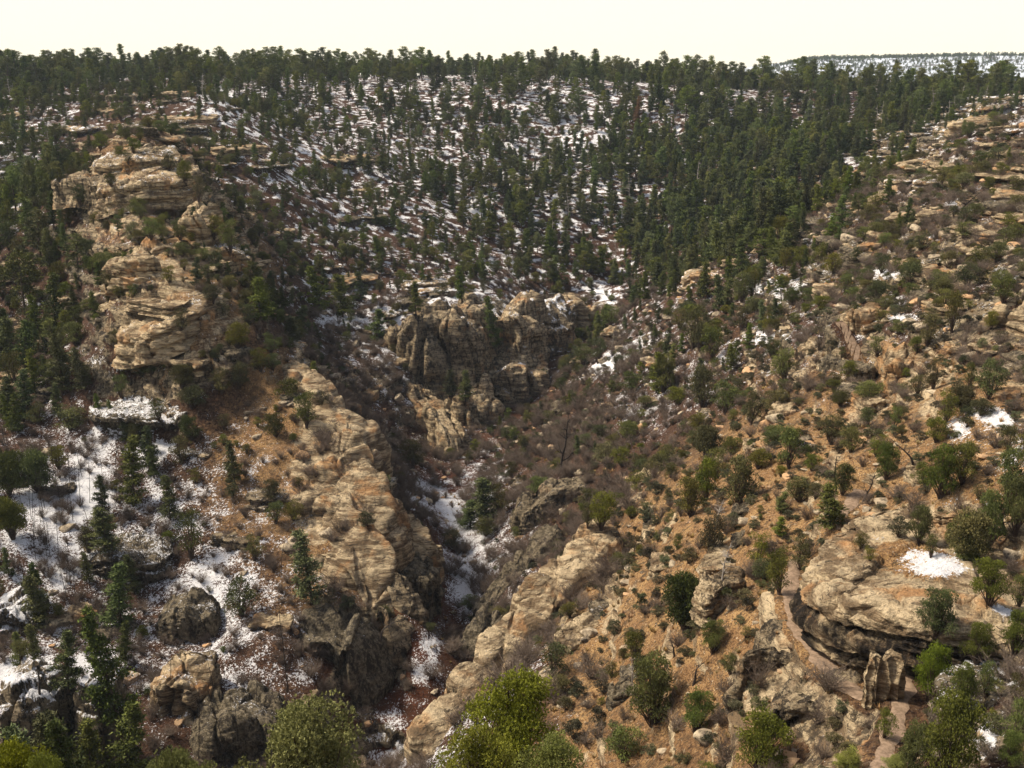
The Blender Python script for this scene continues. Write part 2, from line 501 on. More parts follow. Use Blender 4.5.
def ground_nodes(s, kind):
    """shared by the ground sheet and the outcrops. mask = (snow, rock, tan, litter)"""
    geo = s.n('ShaderNodeNewGeometry'); P = geo.outputs['Position']
    sep = s.n('ShaderNodeSeparateXYZ'); s.l(geo.outputs['Normal'], sep.inputs[0])
    up = sep.outputs['Z']
    sp_ = s.n('ShaderNodeSeparateXYZ'); s.l(P, sp_.inputs[0]); sepp = sp_.outputs['Y']
    at_ = s.n('ShaderNodeAttribute', attribute_name='mask'); sc = s.n('ShaderNodeSeparateColor'); s.l(at_.outputs['Color'], sc.inputs[0])
    snow, rock, tan, lit = sc.outputs[0], sc.outputs[1], sc.outputs[2], s.n('ShaderNodeAttribute', attribute_name='litter_dark').outputs['Fac']
    n_big = s.noise(.05, 3, P); n_mid = s.noise(.35, 4, P); n_f = s.noise(1.6, 5, P, .7); n_ff = s.noise(5.0, 4, P, .7)
    # soil
    dark = s.mix(s.ramp(n_f, .35, .65), (.035, .018, .011), (.105, .052, .032))
    dark = s.mix(s.ramp(n_ff, .52, .66), dark, (.17, .115, .08))
    tanc = s.mix(s.ramp(n_mid, .35, .7), (.33, .190, .088), (.52, .325, .145))
    tanc = s.mix(s.ramp(n_ff, .47, .60), tanc, (.13, .068, .034))
    tanc = s.mix(s.ramp(s.noise(.8, 5, P, .75), .50, .62), tanc, (.105, .070, .040))
    tanc = s.mix(s.ramp(s.noise(3.1, 3, P, .7), .60, .70), tanc, (.60, .49, .36))
    tf = s.math('ADD', s.math('MULTIPLY', tan, 1.6), s.math('MULTIPLY', s.math('SUBTRACT', n_f, .5), 1.8))
    tf = s.ramp(tf, .70, 1.25)
    soil = s.mix(tf, dark, tanc)
    soil = s.mix(s.math('MULTIPLY', lit, s.ramp(n_mid, .25, .6)), soil, s.mix(s.ramp(n_ff, .4, .6), (.13, .042, .018), (.06, .028, .018)))
    # rock
    strat = s.noise(1.0, 5, s.scalev(P, (.18, .18, 1.5)), .7, .3)
    rk = s.mix(s.ramp(strat, .40, .60), (.21, .145, .085), (.66, .52, .335))
    crk = s.noise(1.7, 3, s.scalev(P, (.25, .25, 2.6)), .6, 1.2)
    rk = s.mix(s.math('MULTIPLY', s.ramp(crk, .40, .36), .8), rk, (.05, .038, .028))
    rk = s.mix(s.ramp(s.noise(.16, 3, P), .54, .68), rk, s.mix(s.ramp(strat, .4, .6), (.47, .255, .115), (.60, .39, .21)))
    rkd = s.mix(s.ramp(n_f, .35, .65), (.085, .070, .047), (.29, .24, .165))
    rk = s.mix(s.ramp(tan, .62, .30), rk, rkd)
    lich = s.ramp(s.noise(.9, 6, s.scalev(P, (1, 1, .45)), .8), .49, .56)
    rk = s.mix(s.math('MULTIPLY', lich, s.ramp(tan, 1.15, .35)), rk, (.050, .041, .032))
    rk = s.mix(s.ramp(n_ff, .56, .68), rk, s.mix(.5, rk, (.10, .085, .065)))
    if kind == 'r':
        vn = s.math('MULTIPLY', lit, s.ramp(s.noise(.5, 5, s.scalev(P, (1, 1, .3)), .75), .25, .55))  # black rock varnish; on undercut ledges also the painted shade of the hollow
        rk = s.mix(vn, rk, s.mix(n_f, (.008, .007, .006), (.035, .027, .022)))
    rf = s.ramp(s.math('ADD', rock, s.math('MULTIPLY', s.math('SUBTRACT', n_f, .5), .8)), .38, .56)
    col = s.mix(rf, soil, rk)
    # snow: lies on upward faces, broken by grass and stones
    sb = s.noise(2.2, 4, P, .75); 
    s2 = s.noise(.28, 4, P, .6)
    cov = s.math('ADD', snow, s.math('MULTIPLY', s.math('SUBTRACT', s2, .5), s.math('ADD', s.math('MULTIPLY', s.ramp(sepp, 240, 420), 2.4), 1.6)))
    cov = s.math('ADD', cov, s.math('MULTIPLY', s.math('SUBTRACT', sb, .5), 2.0))
    cov = s.math('ADD', cov, s.math('MULTIPLY', s.math('SUBTRACT', n_ff, .5), s.math('MULTIPLY', s.ramp(sepp, 420, 240), 1.7)))
    upm = s.ramp(up, .35, .8)
    cov = s.math('ADD', cov, s.math('MULTIPLY', s.math('SUBTRACT', upm, 1), .8))
    sf = s.ramp(cov, .66, .76)
    # thin snow in the hollows of the litter
    col = s.mix(sf, col, (.86, .86, .90))
    s.l(col, s.b.inputs['Base Color'])
    hgt = s.math('ADD', s.math('MULTIPLY', n_f, 1.0), s.math('MULTIPLY', n_ff, .5))
    hgt = s.math('ADD', hgt, s.math('MULTIPLY', strat, 1.2))
    s.bump(hgt, 1.0, .7)
M_GROUND = NT('ground_cover'); ground_nodes(M_GROUND, 'g'); M_GROUND = M_GROUND.m

mask = np.stack([SN, ROCKM, TN, LIT], -1)
terrain = grid_mesh('ground', X, Y, H, {'mask': mask}, M_GROUND)
terrain['kind'] = 'structure'
terrain['label'] = 'canyon slopes of brown soil, tan grass, broken rock and patchy snow'

# ------------------------------------------------------------------ which ground point shows at a picture position
def zbuf_build():
    u = np.round(U).astype(int); v = np.round(V).astype(int)
    ok = (u >= -60) & (u < 1084) & (v >= -20) & (v < 860) & (D > 1)
    idx = np.nonzero(ok.ravel())[0]
    key = (v.ravel()[idx] + 20) * 1144 + u.ravel()[idx] + 60
    order = np.argsort(-D.ravel()[idx], kind='stable')
    zb = np.full(880 * 1144, -1, np.int64)
    zb[key[order]] = idx[order]
    return zb.reshape(880, 1144)
ZB = zbuf_build()
ZD = np.where(ZB >= 0, D.ravel()[ZB], 1e9)
XF, YF, HF = X.ravel(), Y.ravel(), H.ravel()
def ground_at(u, v):
    i, j = int(round(v)) + 20, int(round(u)) + 60
    i = min(max(i, 2), 877); j = min(max(j, 2), 1141)
    w = ZD[i - 1:i + 2, j - 1:j + 2]
    k = np.unravel_index(np.argmin(w), w.shape)
    id_ = ZB[i - 1 + k[0], j - 1 + k[1]]
    return Vector((float(XF[id_]), float(YF[id_]), float(HF[id_]))), float(D.ravel()[id_])

class Grp:
    n = 0
def tag(o, label=None, cat=None, group=None, kind=None):
    if label: o['label'] = label
    if cat: o['category'] = cat
    if group: o['group'] = group
    if kind: o['kind'] = kind
    return o
def raw_mesh(name, co, faces_flat, sizes, mats, midx=None, smooth=False, attrs=None):
    me = bpy.data.meshes.new(name)
    me.vertices.add(len(co)); me.vertices.foreach_set('co', np.asarray(co, np.float32).ravel())
    ff = np.asarray(faces_flat, np.int32).ravel()
    me.loops.add(len(ff)); me.loops.foreach_set('vertex_index', ff)
    sizes = np.asarray(sizes, np.int32)
    st = np.concatenate([[0], np.cumsum(sizes)[:-1]]).astype(np.int32)
    me.polygons.add(len(sizes)); me.polygons.foreach_set('loop_start', st)
    for m in mats: me.materials.append(m)
    if midx is not None: me.polygons.foreach_set('material_index', np.asarray(midx, np.int32))
    me.update(calc_edges=True)
    if smooth: me.polygons.foreach_set('use_smooth', np.ones(len(sizes), bool))
    for an, (kind, arr) in (attrs or {}).items():
        a = me.attributes.new(an, kind, 'POINT')
        a.data.foreach_set('color' if kind == 'FLOAT_COLOR' else 'value', np.asarray(arr, np.float32).ravel())
    return me
def link(name, me, parent=None, loc=None):
    o = bpy.data.objects.new(name, me); COL.objects.link(o)
    if parent is not None: o.parent = parent
    if loc is not None: o.location = loc
    return o

# ------------------------------------------------------------------ rock outcrops: closed lofted bodies
def spline(P, n):
    """closed Catmull-Rom through P, n samples evenly spread by length"""
    P = np.asarray(P, float); m = len(P); out = []
    for i in range(m):
        p0, p1, p2, p3 = P[i - 1], P[i], P[(i + 1) % m], P[(i + 2) % m]
        for t in np.linspace(0, 1, 24, endpoint=False):
            out.append(.5 * ((2 * p1) + (p2 - p0) * t + (2 * p0 - 5 * p1 + 4 * p2 - p3) * t * t + (3 * p1 - p0 - 3 * p2 + p3) * t ** 3))
    out = np.array(out); seg = np.linalg.norm(np.roll(out, -1, 0) - out, axis=1)
    c = np.concatenate([[0], np.cumsum(seg)]); out = np.vstack([out, out[:1]])
    t = np.linspace(0, c[-1], n, endpoint=False)
    return np.stack([np.interp(t, c, out[:, k]) for k in range(3)], 1)
PROFILES = {   # outward offset (share of height) against depth below the top edge (0..1)
    'ledge': [(0, -.03), (.06, .04), (.22, .05), (.26, -.06), (.36, -.05), (.40, .08), (.62, .10), (.66, 0), (.8, .02), (.84, .12), (1, .16)],
    'cliff': [(0, -.03), (.05, .02), (.3, .03), (.34, -.01), (.6, .03), (.64, .05), (1, .12)],
    'slick': [(0, 0), (.08, .05), (.25, .10), (.5, .14), (.75, .17), (1, .18)],
    'over':  [(0, 0), (.04, .07), (.12, .14), (.19, .15), (.21, .09), (.24, .12), (.34, .19), (.42, .19), (.45, .08), (.49, .05), (.52, .12), (.57, .13), (.61, .02), (.70, -.08), (.86, -.14), (1, -.14)],
    'cave':  [(0, 0), (.15, .08), (.3, .05), (.4, -.35), (.7, -.45), (1, -.25)],
    'block': [(0, -.02), (.05, .03), (.5, .04), (1, .06)],
}
def worley(x, y, s):
    fx, fy = np.floor(x), np.floor(y); b1 = np.full(x.shape, 9.); b2 = b1.copy(); idd = np.zeros(x.shape)
    for i in (-1, 0, 1):
        for j in (-1, 0, 1):
            cx, cy = fx + i, fy + j
            px, py = cx + hsh(cx, cy, cx * 0, s), cy + hsh(cx, cy, cx * 0, s + 1)
            d = np.hypot(px - x, py - y); m = d < b1
            b2 = np.where(m, b1, np.minimum(b2, d)); idd = np.where(m, hsh(cx, cy, cx * 0, s + 2), idd); b1 = np.where(m, d, b1)
    return idd, b2 - b1
def rock_body(name, ring, h, prof, M_=140, K=44, C=12, dome=.06, seed=0, snow=0., tan=.6, rock=1., groove=0, bed=1., mat=None, rough=1., joint=1., varn_shade=0., gdeep=1.):
    """ring: top-edge points in order; h: height below the edge"""
    ring = spline(ring, M_)
    cen = ring.mean(0)
    tg = np.roll(ring, -1, 0) - np.roll(ring, 1, 0)
    nr = np.stack([tg[:, 1], -tg[:, 0], np.zeros(M_)], 1); nr /= np.linalg.norm(nr, axis=1, keepdims=True) + 1e-9
    if ((ring - cen) * nr).sum() < 0: nr = -nr
    pk = np.array(PROFILES[prof]); t = np.linspace(0, 1, K)
    off = np.interp(t, pk[:, 0], pk[:, 1]) * h
    zz = np.linspace(0, 1, K) * h
    side = ring[None] + nr[None] * off[:, None, None]; side[..., 2] -= zz[:, None]
    # cap: rings shrinking to the middle, slightly domed
    s = (np.linspace(0, 1, C + 1)[1:]) ** 1.0
    cap = ring[None] * (1 - s)[:, None, None] + cen[None, None] * s[:, None, None]
    rr = np.sqrt(((ring - cen)[:, :2] ** 2).sum(1)).mean()
    cap[..., 2] += (1 - (1 - s) ** 2)[:, None] * dome * rr
    G = np.concatenate([cap[::-1], side], 0)           # from the middle out and down
    nn = np.concatenate([np.repeat(nr[None], C, 0) * .0 + np.array([0, 0, 1.]), np.repeat(nr[None], K, 0) * .95 + np.array([0, 0, .15])], 0)
    for k in range(4):                                   # soften the lip
        nn[C + k] = nn[C + k] * (.25 + .2 * k) + np.array([0, 0, 1.]) * (.75 - .2 * k)
    x, y, z = G[..., 0], G[..., 1], G[..., 2]
    sz = max(.35, h / 9)
    d = fbm(x / (sz * 6), y / (sz * 6), z / (sz * 6), 3, seed) * sz * .7
    drop = 0
    for L_, A_, cr_ in ((sz * 4.5, sz * 1.1, .5), (sz * 1.9, sz * .5, .25)):
        jl = L_ * (1.6 if groove else 1)
        idd, edge = worley((x + z * .18 + 2 * noise(x / 5, y / 5, z / 9, seed)) / jl, y / jl, seed)
        crk = np.exp(-(edge / .07) ** 2)
        d = d + joint * ((idd - .5) * A_ - crk * A_ * cr_ * 1.6)
        drop = drop + joint * ((idd - .6) * A_ * 1.3 - crk * A_ * .8)
    if groove:
        g = noise(x / groove, y / groove, z / (groove * 5), seed + 3)
        d = d - np.exp(-(g / .16) ** 2) * groove * .30 * gdeep + np.cos(z / (.16 * sz + .12) + 6 * noise(x / 3, y / 3, z / 6, seed + 5)) * .05 * sz
        d = d + fbm(x / sz, y / sz, z / sz, 2, seed + 9) * .14 * sz
    if bed:
        wz = noise(x / 9, y / 9, z / 6, seed + 7) * sz * 1.2
        for T, L, A_, q in ((1.5 * sz, 3.0 * sz, .50 * sz, 1), (.55 * sz, 1.3 * sz, .25 * sz, 2), (.2 * sz, .5 * sz, .10 * sz, 3)):
            k = np.floor((z + wz) / T); f = (z + wz) / T - k
            o_ = hsh(k, k * 0, k * 0, q + seed) * 9
            jx = noise(x / L * .7, y / L * .7, k, seed + 60) * .8
            h1 = hsh(x / L + o_ + jx, y / L + o_ * 1.3 + jx, k, q + 80 + seed)
            hb = hsh(k, k * 0 + 5, k * 0, q + 31 + seed)
            e = np.minimum(1, np.minimum(f, 1 - f) * 5)
            d = d + bed * A_ * ((h1 * .6 + hb * .6 - .6) * e - .35 * (1 - e))
    d = d + fbm(x / .5, y / .5, z / .5, 3, seed + 90) * .07 * rough * max(1, sz)
    w = np.ones(C + K)[:, None] * np.ones(M_)
    w[:C] *= np.linspace(.35, .6, C)[:, None]
    G = G + nn * (d * w)[..., None]
    fall = np.concatenate([np.linspace(.5, 1, C), np.linspace(1, 0, K) ** .5])[:, None]
    G[..., 2] += drop * fall * .8
    R, n = G.shape[0], M_
    i = np.arange(R * n).reshape(R, n)
    q = np.stack([i[:-1], i[1:], np.roll(i, -1, 1)[1:], np.roll(i, -1, 1)[:-1]], -1).reshape(-1, 4)
    top = R * n
    co = np.vstack([G.reshape(-1, 3), [G[0].mean(0)]])
    tri = np.stack([np.full(n, top), i[0], np.roll(i[0], -1)], 1)
    # the last cap ring is the centre itself
    sizes = [4] * len(q) + [3] * n
    up_w = np.concatenate([np.ones((C, M_)), np.linspace(1, 0, K)[:, None] * np.ones(M_)], 0).ravel()
    m = np.stack([np.append(np.full(R * n, 1.0) * snow, snow), np.full(len(co), rock), np.full(len(co), tan), np.append(np.concatenate([np.zeros((C, M_)), np.linspace(.2, 1, K)[:, None] * np.ones(M_)], 0).ravel() * varn_shade, 0)], 1)
    me = raw_mesh(name, co - np.array(cen), np.concatenate([q.ravel(), tri.ravel()]), sizes, [mat or M_ROCK], attrs={'mask': ('FLOAT_COLOR', m), 'litter_dark': ('FLOAT', m[:, 3])})
    return me, cen
M_ROCK = NT('outcrop_stone'); ground_nodes(M_ROCK, 'r'); M_ROCK = M_ROCK.m
def outcrop(front, h, back, rise, prof, label, tan=.6, snow=.2, turn=0, name='rock_outcrop', cat='rock', group=None, wrap=None, **kw):
    P = [np.array(at(*p)) for p in front]
    d = P[-1] - P[0]; nb = np.array([-d[1], d[0], 0]); nb /= np.linalg.norm(nb) + 1e-9
    if nb[1] < 0: nb = -nb
    c, s = math.cos(math.radians(turn)), math.sin(math.radians(turn))
    nb = np.array([nb[0] * c - nb[1] * s, nb[0] * s + nb[1] * c, 0])
    bk = [p + nb * back * (.8 if i in (0, len(P) - 1) else 1.0) + np.array([0, 0, rise]) for i, p in enumerate(P)]
    ring = P + bk[::-1]
    if prof == 'block':      # square corners
        ring = [r for i, q in enumerate(ring) for r in ([q, q + (ring[(i + 1) % len(ring)] - q) * .06] if i in (0, len(P) - 1, len(P), len(ring) - 1) else [q])]
    me, cen = rock_body(name, ring, h, prof, tan=tan, snow=snow, seed=int(abs(front[0][0]) * 7 + front[0][1]) % 997, **kw)
    o = link(name, me, loc=tuple(cen))
    return tag(o, label, cat, group)
SL = dict(groove=4.5, bed=.3, dome=.10, joint=.6, rough=.8, gdeep=1.15)
HW = dict(groove=4, bed=.6, joint=1.2, gdeep=2.2, rough=.9, dome=.0)
OUT = [
 # promontory on the left
 ([(56,182,285),(74,179,280),(96,182,276)], 7, 8, 1, 'cliff', 'short broken cliff band at the far left edge of the promontory', dict(tan=.5)),
 ([(95,166,286),(120,160,282),(150,158,284),(176,160,290)], 6, 14, 2, 'ledge', 'uppermost pale ledge band across the promontory', dict(tan=.65, snow=.45)),
 ([(98,190,272),(118,184,267),(150,180,266),(187,178,272)], 7, 13, 2, 'ledge', 'wide tan ledge band below the topmost one on the promontory', dict(tan=.7, snow=.4)),
 ([(178,222,252),(194,216,249),(208,226,251)], 13, 10, 2, 'cliff', 'orange cliff face on the right flank of the promontory', dict(tan=.9, snow=.2)),
 ([(205,258,246),(226,248,246),(250,256,250)], 8, 10, 1, 'cliff', 'shaded grey and orange cliff with snow beside it, right of the promontory', dict(tan=.6, snow=.5)),
 ([(100,262,238),(120,256,231),(150,254,229),(170,262,233)], 11, 12, 2, 'ledge', 'large pale layered bluff bulging from the middle of the promontory', dict(tan=.95, snow=.25)),
 ([(118,334,220),(150,330,214),(182,316,214),(203,304,219)], 7, 9, 2, 'ledge', 'curved layered pale ledge below the large bluff', dict(tan=.95, snow=.3)),
 ([(134,344,214.5),(143,341,212),(153,345,214)], 4.5, 4, 0, 'cliff', 'small squat pale hoodoo standing under the curved ledge', dict(tan=.9, snow=.3, M_=90, K=34)),
 ([(190,365,212),(203,350,213),(222,372,209)], 3, 6, 1, 'block', 'bare grey tilted slab among junipers left of the slickrock spur', dict(tan=.7, snow=.0)),
 ([(88,412,214),(130,414,206),(172,420,204)], 5, 9, 1.5, 'cave', 'snow topped ledge with a dark hollow beneath it, on the snowy left slope', dict(tan=.3, snow=.75)),
 ([(-12,268,295),(15,262,290),(38,268,286)], 5, 8, 1, 'ledge', 'low orange stained ledge at the left edge of the photo', dict(tan=.6)),
 ([(28,345,258),(42,336,256),(54,326,254)], 3, 5, 1, 'block', 'tilted grey stone plates stacked on the left slope', dict(tan=.55)),
 ([(-5,428,222),(8,414,222),(20,402,222)], 4, 5, 1, 'block', 'grey tilted slab poking from brush at the left edge', dict(tan=.55)),
 # left slickrock spur
 ([(287,370,216),(307,384,212),(323,398,209),(338,416,206)], 13, 7, 1, 'slick', 'highest rounded pale slickrock knob of the left spur', dict(tan=.9, snow=.1, turn=30, **SL)),
 ([(307,420,203),(329,424,201),(353,436,200),(370,446,200)], 17, 9, 2, 'slick', 'big smooth pale slickrock bulb overlooking the bare brush', dict(tan=.95, snow=.1, **SL)),
 ([(302,462,194),(319,456,191),(339,468,189),(353,494,188)], 14, 9, 3, 'slick', 'grooved pale slickrock fin under the big smooth bulb', dict(tan=.85, snow=.1, **SL)),
 ([(291,500,187),(326,498,183),(353,512,180),(376,540,178)], 12, 10, 4, 'slick', 'striped diagonal slickrock rib above the boxy creek blocks', dict(tan=.75, snow=.1, **SL)),
 ([(301,542,176),(329,548,172),(353,572,168),(369,598,166)], 13, 9, 4, 'slick', 'pale crumbling rib running down behind the dark green fir', dict(tan=.85, snow=.1, **SL)),
 ([(347,612,167),(366,604,165),(383,616,163),(394,640,162)], 19, 8, 2, 'cliff', 'tall dark rock pillar with an orange foot beside the snowy creek bed', dict(tan=.45, snow=.1, groove=6)),
 ([(261,655,157),(291,640,155),(326,632,155),(349,645,154)], 20, 9, 2, 'slick', 'broad lichen covered wall at the foot of the left spur', dict(tan=.3, snow=.3, groove=9, bed=.5)),
 ([(353,580,177),(367,570,176),(382,568,177)], 10, 6, 1, 'block', 'square grey creekside block, left of a dark crack', dict(tan=.35, snow=0, bed=.3)),
 ([(384,568,181),(403,572,179),(428,580,178)], 10, 6, 1, 'block', 'square grey creekside block with bare brush in front of it', dict(tan=.35, snow=0, bed=.3)),
 ([(377,540,190),(393,537,189),(423,562,185)], 8, 7, 2, 'block', 'rust orange topped block above the two square creekside blocks', dict(tan=.95, snow=0, bed=.3)),
 # head of the inner gorge
 ([(382,342,332),(392,332,327),(404,330,327)], 28, 24, 2, 'slick', 'leftmost grey fin of the gorge headwall', dict(tan=.5, snow=.2, **HW)),
 ([(411,326,326),(422,320,322),(436,326,324)], 31, 24, 2, 'slick', 'grey fin second from the left in the gorge headwall', dict(tan=.46, snow=.2, **HW)),
 ([(446,322,330),(454,316,326),(465,317,325),(474,326,329)], 32, 26, 2, 'slick', 'tall grooved grey fin in the gorge headwall, third from the left', dict(tan=.5, snow=.2, **HW)),
 ([(489,318,346),(502,306,340),(518,308,338),(530,326,342)], 26, 24, 2, 'slick', 'bulging striped headwall face between two dark clefts', dict(tan=.6, snow=.3, groove=7, gdeep=1.6, bed=1.1, dome=.0)),
 ([(536,308,366),(546,303,362),(558,312,364)], 26, 20, 1, 'slick', 'slim snow capped fin at the right end of the headwall', dict(tan=.5, snow=.7, groove=6)),
 ([(561,308,380),(576,300,380),(592,308,382)], 14, 14, 1, 'cliff', 'small orange cliff right of the snow capped fin', dict(tan=.98, snow=.2)),
 ([(400,376,318),(422,396,302),(438,422,292),(452,446,285)], 17, 7, 2, 'slick', 'narrow knife edged rib slanting down to the creek junction', dict(tan=.68, snow=.1, turn=25, **HW)),
 ([(486,376,330),(508,364,326),(545,370,330)], 14, 14, 2, 'slick', 'low striped grey step below the bulging headwall', dict(tan=.55, snow=.3, groove=12, bed=1.)),
 ([(445,400,312),(458,392,308),(474,410,306)], 14, 14, 2, 'slick', 'short fluted grey buttress under the second headwall fin', dict(tan=.6, snow=.2, **HW)),
 # right bank of the creek
 ([(478,614,182),(502,588,184),(530,562,187),(556,534,192)], 9, 4, 1, 'slick', 'long dark lichen fin slanting along the right side of the creek', dict(tan=.35, snow=.1, groove=8, turn=-15)),
 ([(468,664,162),(484,640,165),(502,618,168)], 8, 4, 1, 'slick', 'dark rounded fin nearer the creek, below the long lichen fin', dict(tan=.3, snow=.1, groove=8)),
 ([(520,512,212),(552,494,212),(590,484,214)], 5, 5, 1, 'slick', 'low grey ledge hidden in bare brush right of the creek', dict(tan=.4, snow=.2, groove=8)),
 ([(592,560,150),(606,545,152),(624,530,156)], 6, 6, 1, 'slick', 'grey ribbed slickrock above the palest rib on the right bank', dict(tan=.7, snow=.05, **SL)),
 ([(545,618,137),(560,596,140),(580,578,145),(606,566,149)], 8, 6, 1.5, 'slick', 'palest smooth slickrock rib on the right bank', dict(tan=.98, snow=.05, **SL)),
 ([(500,672,125),(520,648,129),(544,624,134)], 8, 5, 1.5, 'slick', 'pale rib that continues the palest one downhill', dict(tan=.9, snow=.05, **SL)),
 ([(440,752,111),(466,714,117),(494,682,123)], 10, 5, 1.5, 'slick', 'lowest pale rib, left of the bright green pinyon', dict(tan=.8, snow=.05, **SL)),
 ([(570,650,118),(588,636,120),(604,624,122)], 1.8, 3, 1, 'block', 'thin pale rib crossing the tan slope below the dark round juniper', dict(tan=.9, snow=0, M_=90, K=24)),
 # right upper slope
 ([(682,276,314),(700,270,309),(722,276,304),(762,284,299)], 8, 10, 1, 'ledge', 'orange and grey cliff band at the upper centre right, snow patch above', dict(tan=.85, snow=.45)),
 ([(818,214,302),(850,219,292),(884,224,286)], 8, 10, 1, 'cliff', 'brown cliff band below snow patches on the upper right hillside', dict(tan=.7, snow=.3)),
 ([(868,200,268),(885,197,264),(904,203,263)], 6, 7, 1, 'block', 'orange block pair high on the right hillside', dict(tan=.98, snow=.2)),
 ([(903,224,242),(932,228,237),(962,230,235)], 5, 7, 1, 'cave', 'flat grey ledge with a dark undercut on the right hillside', dict(tan=.6, snow=.3)),
 ([(968,176,252),(985,177,248),(1003,181,248)], 5, 6, 1, 'block', 'pink orange face below dark brush near the right edge', dict(tan=.98, snow=.3)),
 ([(955,124,303),(985,120,300),(1010,122,300),(1040,125,300)], 6, 8, 1, 'ledge', 'orange rim band on the crest of the right hillside', dict(tan=.95, snow=.3)),
 ([(944,212,234),(958,206,231),(973,214,231)], 6, 6, 1, 'cliff', 'stubby orange tower left of the dead snags on the right hillside', dict(tan=.9, snow=.2)),
 ([(912,262,208),(940,256,204),(965,262,205)], 4, 6, 1, 'ledge', 'long pale slab above the tilted plate on the right hillside', dict(tan=.9, snow=.2)),
 ([(841,317,170),(850,311,167),(863,317,166)], 9, 5, 1, 'cliff', 'orange streaked pillar where the upper trail passes', dict(tan=.98, snow=.1)),
 ([(797,348,178),(808,344,176),(823,351,176)], 5.5, 5, 0, 'block', 'flat topped grey block with a pale left face, left of the streaked pillar', dict(tan=.75, snow=.1)),
 ([(862,325,166),(884,320,163),(908,324,163)], 3.2, 7, .5, 'cave', 'snow dusted shelf with a dark gap under it, right of the streaked pillar', dict(tan=.7, snow=.5)),
 ([(884,365,147),(895,358,145),(908,364,145)], 5, 5, 1, 'cliff', 'pale broken block right of the upper trail bend', dict(tan=.75, snow=.1)),
 ([(961,294,166),(974,287,163),(987,294,163)], 7, 5, 1, 'cliff', 'grey rounded tower near the right edge, above the orange tower row', dict(tan=.5, snow=.3)),
 ([(987,314,146),(1003,308,142),(1030,314,140)], 10, 6, 1, 'cliff', 'orange and grey tower row at the right edge, beside junipers', dict(tan=.9, snow=.2)),
 ([(998,262,185),(1014,258,183),(1035,262,182)], 5, 6, 1, 'ledge', 'pale ledge with snow at the right edge', dict(tan=.8, snow=.6)),
 ([(640,484,186),(648,477,187),(664,474,188)], 3, 4, 0, 'block', 'large smooth tan boulder lying above the bare brush, mid slope', dict(tan=.8, snow=0, M_=90, K=24)),
 # near right
 ([(735,694,84),(742,660,84),(762,648,84.5),(792,656,83),(808,676,81)], 6.5, 4, .8, 'cliff', 'dark streaked block with a pale top, left of the trail', dict(tan=.45, snow=.05, groove=3, M_=180, K=60)),
 ([(766,716,75),(795,702,74.5),(832,700,73.5),(868,716,72)], 5, 4, .4, 'ledge', 'rough grey brown outcrop below the trail bend', dict(tan=.45, snow=.15, M_=180, K=60)),
 ([(706,600,98),(722,586,99),(745,577,100)], 2.8, 2.4, .2, 'ledge', 'small black and white ribbed rock on the tan slope', dict(tan=.6, snow=.0, M_=110, K=36)),
 ([(873,657,70.8),(876,653,71),(881,656,70.8)], 4.2, .6, 0, 'block', 'slender leaning stone slab at the mouth of the overhang', dict(tan=.9, snow=0, joint=.25, dome=0, rough=.8, bed=.5, M_=90, K=36)),
 ([(887,658,70.6),(894,654,70.8),(904,658,70.4)], 4.2, 1.0, 0, 'block', 'orange faced stone block right of the slender slab', dict(tan=.98, snow=0, joint=.25, dome=0, rough=.8, bed=.5, M_=100, K=40)),
 ([(945,676,70.5),(985,678,70),(1022,680,69.5),(1060,684,69)], 3.0, 2.0, .2, 'cave', 'snow topped lower ledge at the right edge, under the overhang', dict(tan=.3, snow=.75, M_=160)),
 ([(945,706,65),(985,710,64),(1024,716,63),(1060,720,63)], 4.0, 5, .4, 'ledge', 'dark lowest ledge in the bottom right corner', dict(tan=.3, snow=.5, M_=160)),
 ([(935,512,95),(965,512,93),(1000,520,91)], 1.4, 5, .3, 'ledge', 'flat broken caprock slabs behind the snow patch on the big rock', dict(tan=.95, snow=.1, M_=160)),
 # bottom left
 ([(0,694,127),(20,690,125),(46,696,126)], 12, 6, 1, 'slick', 'rounded grey hoodoo with a thick snow cap in the bottom left corner', dict(tan=.4, snow=.85, bed=.9, dome=.25)),
 ([(82,686,129),(97,690,127),(113,686,129)], 10, 5, 1, 'slick', 'narrow grey hoodoo with a snow cap between dark firs', dict(tan=.4, snow=.8, bed=.9, dome=.25)),
 ([(-14,616,160),(8,610,158),(26,618,159)], 8, 7, 1, 'ledge', 'brown ledge with a snow cap at the left edge', dict(tan=.35, snow=1.0)),
 ([(68,560,176),(110,556,173),(155,562,173)], 5, 8, 1, 'ledge', 'long low mossy ledge across the snowy left slope', dict(tan=.35, snow=.55)),
 ([(150,686,143),(175,680,141),(202,690,142)], 10, 7, 1, 'cliff', 'orange stained cliff face under thin bare trunks, bottom left', dict(tan=.85, snow=.4)),
 ([(158,618,161),(180,609,159),(206,618,160)], 5, 6, 1, 'slick', 'mossy rounded rock below the snow field on the left slope', dict(tan=.35, snow=.4)),
 ([(205,730,136),(240,716,137),(275,722,138)], 9, 8, 1, 'slick', 'smooth greenish slab wall behind the bright pinyon tops', dict(tan=.25, snow=.3)),
]
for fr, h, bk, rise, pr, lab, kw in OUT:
    if pr in ('cave',): kw.setdefault('varn_shade', .9)  # blackens the hollow: shade under the lip painted into the stone colour
    elif kw.get('tan', .6) < .5 and pr in ('cliff', 'ledge'): kw.setdefault('varn_shade', .45)
    outcrop(fr, h, bk, rise, pr, lab, **kw)
